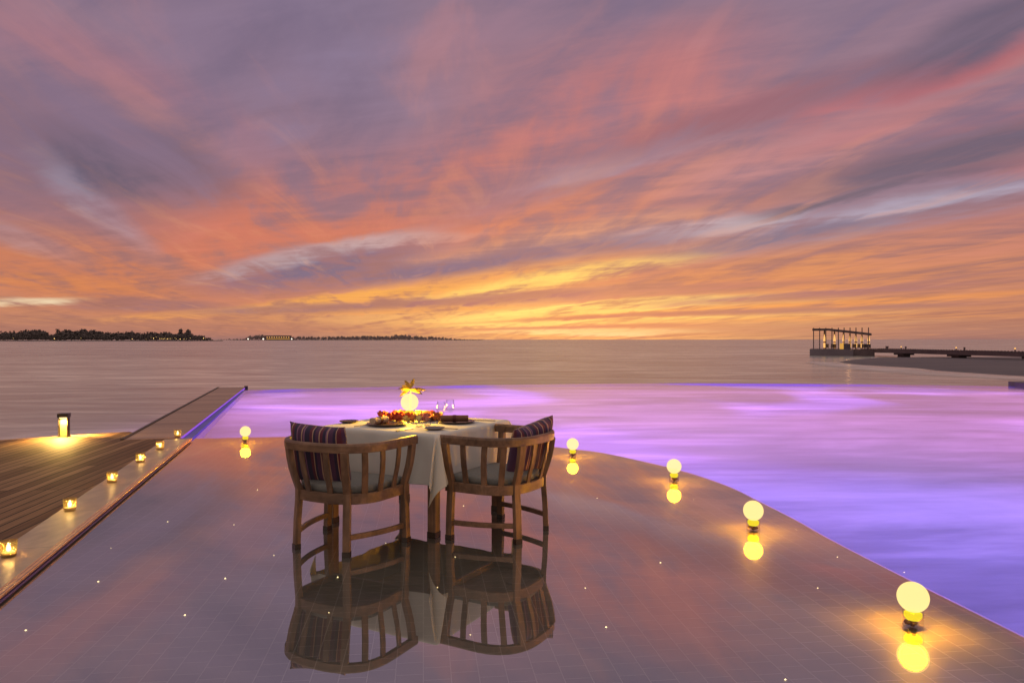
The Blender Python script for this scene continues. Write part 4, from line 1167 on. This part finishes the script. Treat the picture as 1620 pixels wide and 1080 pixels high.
jprism('side_beam', 0.01, LJ, -1.25, -1.205, -0.62, -0.06, M_darkwood); jprism('side_beam', 0.01, LJ, 1.205, 1.25, -0.62, -0.06, M_darkwood)
s_ = 0.5; q = 0
ed = MB()
while s_ < LJ:
    p = jp(s_, -1.225, 0); ed.box((p.x, p.y, -0.03), (.14, .14, .08)); p = jp(s_, 1.225, 0); ed.box((p.x, p.y, -0.03), (.14, .14, .08)); s_ += 0.55
ed.build('edge_blocks', M_darkwood, jt)
def jetty_s(px):
    # distance along the jetty seen at photo column px
    k = (px - 810) / F
    return (k * J0.y - J0.x) / (dj.x - k * dj.y)
for px in (1430, 1517, 1640):
    s0 = jetty_s(px); m = MB()
    p = jp(s0, 0, 0); m.box((p.x, p.y, -0.75), (1.7, 2.6, .24)); m.box((p.x, p.y, -1.1), (0.9, 1.9, .7)); m.build('pier', M_darkwood, jt)
for px, lab in ((1416, 'leftmost'), (1502, 'middle'), (1594, 'rightmost')):
    p = J0 + dj * jetty_s(px) + nj * 1.0
    t = empty('jetty_lamp', (p.x, p.y, -0.12)); tag(t, 'small warm post lamp on the jetty, %s of the three' % lab, 'lamp', 'small lamps along the jetty')
    MB().box((0, 0, .16), (.1, .1, .32)).build('post', M_darkwood, t); m = MB(); ball(m, (0, 0, .42), .1, 10, 8); m.build('lamp_head', M_warm, t)
for px, lab in ((1413, 'thick dark'), (1443, 'slender dark'), (1537, 'slender dark')):
    p = J0 + dj * jetty_s(px) - nj * 1.0
    m = MB(); w = .3 if 'thick' in lab else .16
    m.box((p.x, p.y, .1), (w, w, .5)); m.box((p.x, p.y, .37), (w * 1.3, w * 1.3, .05))
    o = m.build('mooring_post', M_darkwood); tag(o, '%s mooring post on the jetty%s' % (lab, ' nearest the pavilion' if px == 1413 else (' just right of the first jetty lamp' if px == 1443 else ' right of the middle jetty lamp')), 'post', 'mooring posts on the jetty')

# ------------------------------------------------------------------ islands on the horizon
def tree_into(mb, x, y, z, h, w, r_, palm=False):
    cz = z + h * 0.62
    if palm:
        for k in range(14):
            a = r_.uniform(0, 6.28); ln = w * r_.uniform(.7, 1.1)
            p0 = Vector((x, y, z + h)); p1 = p0 + Vector((math.cos(a) * ln * .6, math.sin(a) * ln * .6, ln * .22)); p2 = p0 + Vector((math.cos(a) * ln, math.sin(a) * ln, -ln * .25)); s_ = Vector((-math.sin(a), math.cos(a), 0)) * w * .14 + Vector((0, 0, w * .1))
            mb.add([p0, p1 - s_, p1 + s_, p2], [(0, 1, 3, 2)])
        return
    nl = 90
    for k in range(nl):
        a, b_ = r_.uniform(0, 6.28), r_.uniform(-1, 1); q = r_.random() ** 0.45
        lob = 0.75 + 0.35 * math.sin(3 * a + x) * math.cos(2 * b_ + y)
        c = Vector((x + w * q * lob * math.cos(a) * math.sqrt(1 - b_ * b_), y + w * q * lob * math.sin(a) * math.sqrt(1 - b_ * b_), cz + h * 0.40 * q * lob * b_))
        d1 = Vector((r_.uniform(-1, 1), r_.uniform(-1, 1), r_.uniform(-1, 1))).normalized(); d2 = d1.orthogonal().normalized(); s_ = h * r_.uniform(.05, .12)
        mb.add([c - d1 * s_ - d2 * s_ * .6, c + d1 * s_ - d2 * s_ * .4, c + d1 * s_ * .7 + d2 * s_, c - d1 * s_ + d2 * s_ * .5], [(0, 1, 2, 3)])
def island(D, x0, x1, prof, tmin, nrow, mat, seed, label):
    r_ = random.Random(seed)
    X = lambda px, y=D: (px - 810) * y / F
    pts_ = []
    xa, xb = X(x0), X(x1); n = 24; dep = 90 * D / 1200
    ring = [Vector(((xa + xb) / 2 + (xb - xa) / 2 * math.cos(2 * math.pi * k / n), D + dep / 2 + dep / 2 * math.sin(2 * math.pi * k / n), 0)) for k in range(n)]
    m = MB(); m.add([(p.x, p.y, SEA_Z - .3) for p in ring] + [((p.x - (xa + xb) / 2) * .985 + (xa + xb) / 2, (p.y - D - dep / 2) * .9 + D + dep / 2, SEA_Z + 1.2) for p in ring],
          [(k, (k + 1) % n, n + (k + 1) % n, n + k) for k in range(n)] + [tuple(range(n, 2 * n))])
    m.build('island', M_land)['kind'] = 'structure'
    wd = MB()
    k = 0
    px = x0 + 2.0
    def prof_h(px):
        for (a, ha), (c, hc) in zip(prof[:-1], prof[1:]):
            if a <= px <= c: return ha + (hc - ha) * (px - a) / (c - a)
        return prof[-1][1]
    while px < x1 - 2:
        for row in range(nrow):
            y = D + dep * (.12 + .55 * row / max(1, nrow - 1)) + r_.uniform(-5, 5)
            h = prof_h(px) * 1.15 * D / F * r_.uniform(.72, 1.05) * (1.0 if row else .72)
            tree_into(wd, X(px + r_.uniform(-2, 2), y), y, SEA_Z + 0.2, max(h, 2), max(h, 2) * r_.uniform(.36, .6), r_)
            # undergrowth closes the foot
            tree_into(wd, X(px + r_.uniform(-2, 2), D), D + dep * .1, SEA_Z - 0.2 , max(h * .5, 2), max(h * .5, 2) * .7, r_)
        px += tmin * r_.uniform(.7, 1.3)
    o = wd.build('wood', mat); tag(o, label, 'wood', kind='stuff')
D1_, D2_ = 1300.0, 2600.0
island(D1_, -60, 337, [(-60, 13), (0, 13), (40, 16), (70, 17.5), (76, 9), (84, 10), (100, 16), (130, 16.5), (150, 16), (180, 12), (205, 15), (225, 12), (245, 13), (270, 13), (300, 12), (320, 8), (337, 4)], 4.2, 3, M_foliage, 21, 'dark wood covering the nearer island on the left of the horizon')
island(D2_, 345, 765, [(345, 1.6), (385, 3), (395, 7), (412, 9), (424, 6), (460, 6), (520, 6.2), (620, 7.5), (632, 9.5), (645, 8), (700, 5), (715, 3.5), (740, 2), (765, 1)], 3.4, 2, M_foliage_hazed, 31, 'faint low wood covering the farther island left of the setting sun')
def lone(px, h_px, palm, label):
    y = D1_ + 55; h = h_px * y / F; x = (px - 810) * y / F; r_ = random.Random(int(px))
    t = empty('palm_tree' if palm else 'tree', (x, y, SEA_Z + .3)); tag(t, label, 'tree', 'tall trees standing above the island wood')
    m = MB(); m.tube((0, 0, 0), (0.6, 0, h * .93), .45, .2, 6); m.build('trunk', M_trunk, t)
    m = MB()
    if palm: tree_into(m, 0.6, 0, 0, h * .93, h * .2, r_, True); tree_into(m, 0.6, 0, h * .55, h * .42, h * .15, r_)
    else: tree_into(m, 0.6, 0, h * .3, h * .68, h * .2, r_)
    m.build('crown', M_foliage, t)
lone(285.5, 20, False, 'tallest round-crowned tree above the right tip of the nearer island'); lone(297, 19.5, False, 'slimmer tall tree just right of the tallest one on the nearer island')
lone(91, 19, True, 'spiky palm standing in the gap of the wood on the nearer island'); lone(37, 16.5, False, 'bushy tree rising a little above the wood near the left edge')
# shore lights
r_ = random.Random(8)
lts = [(21, 535), (86, 535.5), (128, 535), (209, 536), (231, 536.5), (239, 534), (243, 535), (247, 533), (253, 535.5)] + [(256 + 2.3 * k, 535.6 + .3 * math.sin(k * 2)) for k in range(8)] + [(277, 534.5), (279, 536), (285, 536.2), (291, 536), (295, 536), (301, 534.5), (322, 535), (325, 535)]
m0 = None
M_shore = emit('shore_lamp', (1.0, 0.62, 0.2), 3.0)
for i, (x, y) in enumerate(lts):
    if m0 is None:
        m0 = ball(MB(), (0, 0, 0), .55, 8, 6).build('shore_light', M_shore); tag(m0, 'tiny warm light on the dark shore of the nearer island', 'light', 'lights along the shore of the nearer island'); o = m0
    else: o = m0.copy(); col.objects.link(o)
    Y = D1_ - 2; o.location = ((x - 810) * Y / F, Y, max(CAM_H - (y - 537) * Y / F, SEA_Z + .6)); s_ = r_.uniform(.35, 1.1); o.scale = (s_, s_, s_)
rb = empty('resort_building', ((440 - 810) * 2560 / F, 2560, SEA_Z)); tag(rb, 'long low building with a row of yellow lights on the farther island', 'building')
m = MB(); m.box((0, 4, 8), (88, 8, 15)); m.build('wall', M_darkwood, rb); m = MB(); m.box((0, 4, 16.2), (92, 10, 1)); m.build('roof', M_darkwood, rb)
for k in range(10):
    m = MB(); m.box((-38 + k * 8.3, -.2, 10.5), (3.4, .5, 2.6)); m.build('lit_window', M_warm, rb)
m = MB(); m.box((0, -.2, 4.5), (80, .5, 1.6)); m.build('lit_terrace', M_warmdim, rb)
o = None
for x, s_ in ((392.5, 2.2), (416.5, 2.4), (461.5, 2.0)):
    if o is None: b0 = ball(MB(), (0, 0, 0), 1.0, 8, 6).build('shore_light', emit('white_shore_lamp', (1.0, .85, .65), 2.5)); o = b0
    else: o = b0.copy(); col.objects.link(o)
    o.location = ((x - 810) * 2540 / F, 2540, 3.5); o.scale = (s_, s_, s_)
    tag(o, 'bright white light on the farther island shore' + {392.5: ', leftmost of three', 416.5: ', just left of the lit building', 461.5: ', just right of the lit building'}[x], 'light', 'white lights on the shore of the farther island')
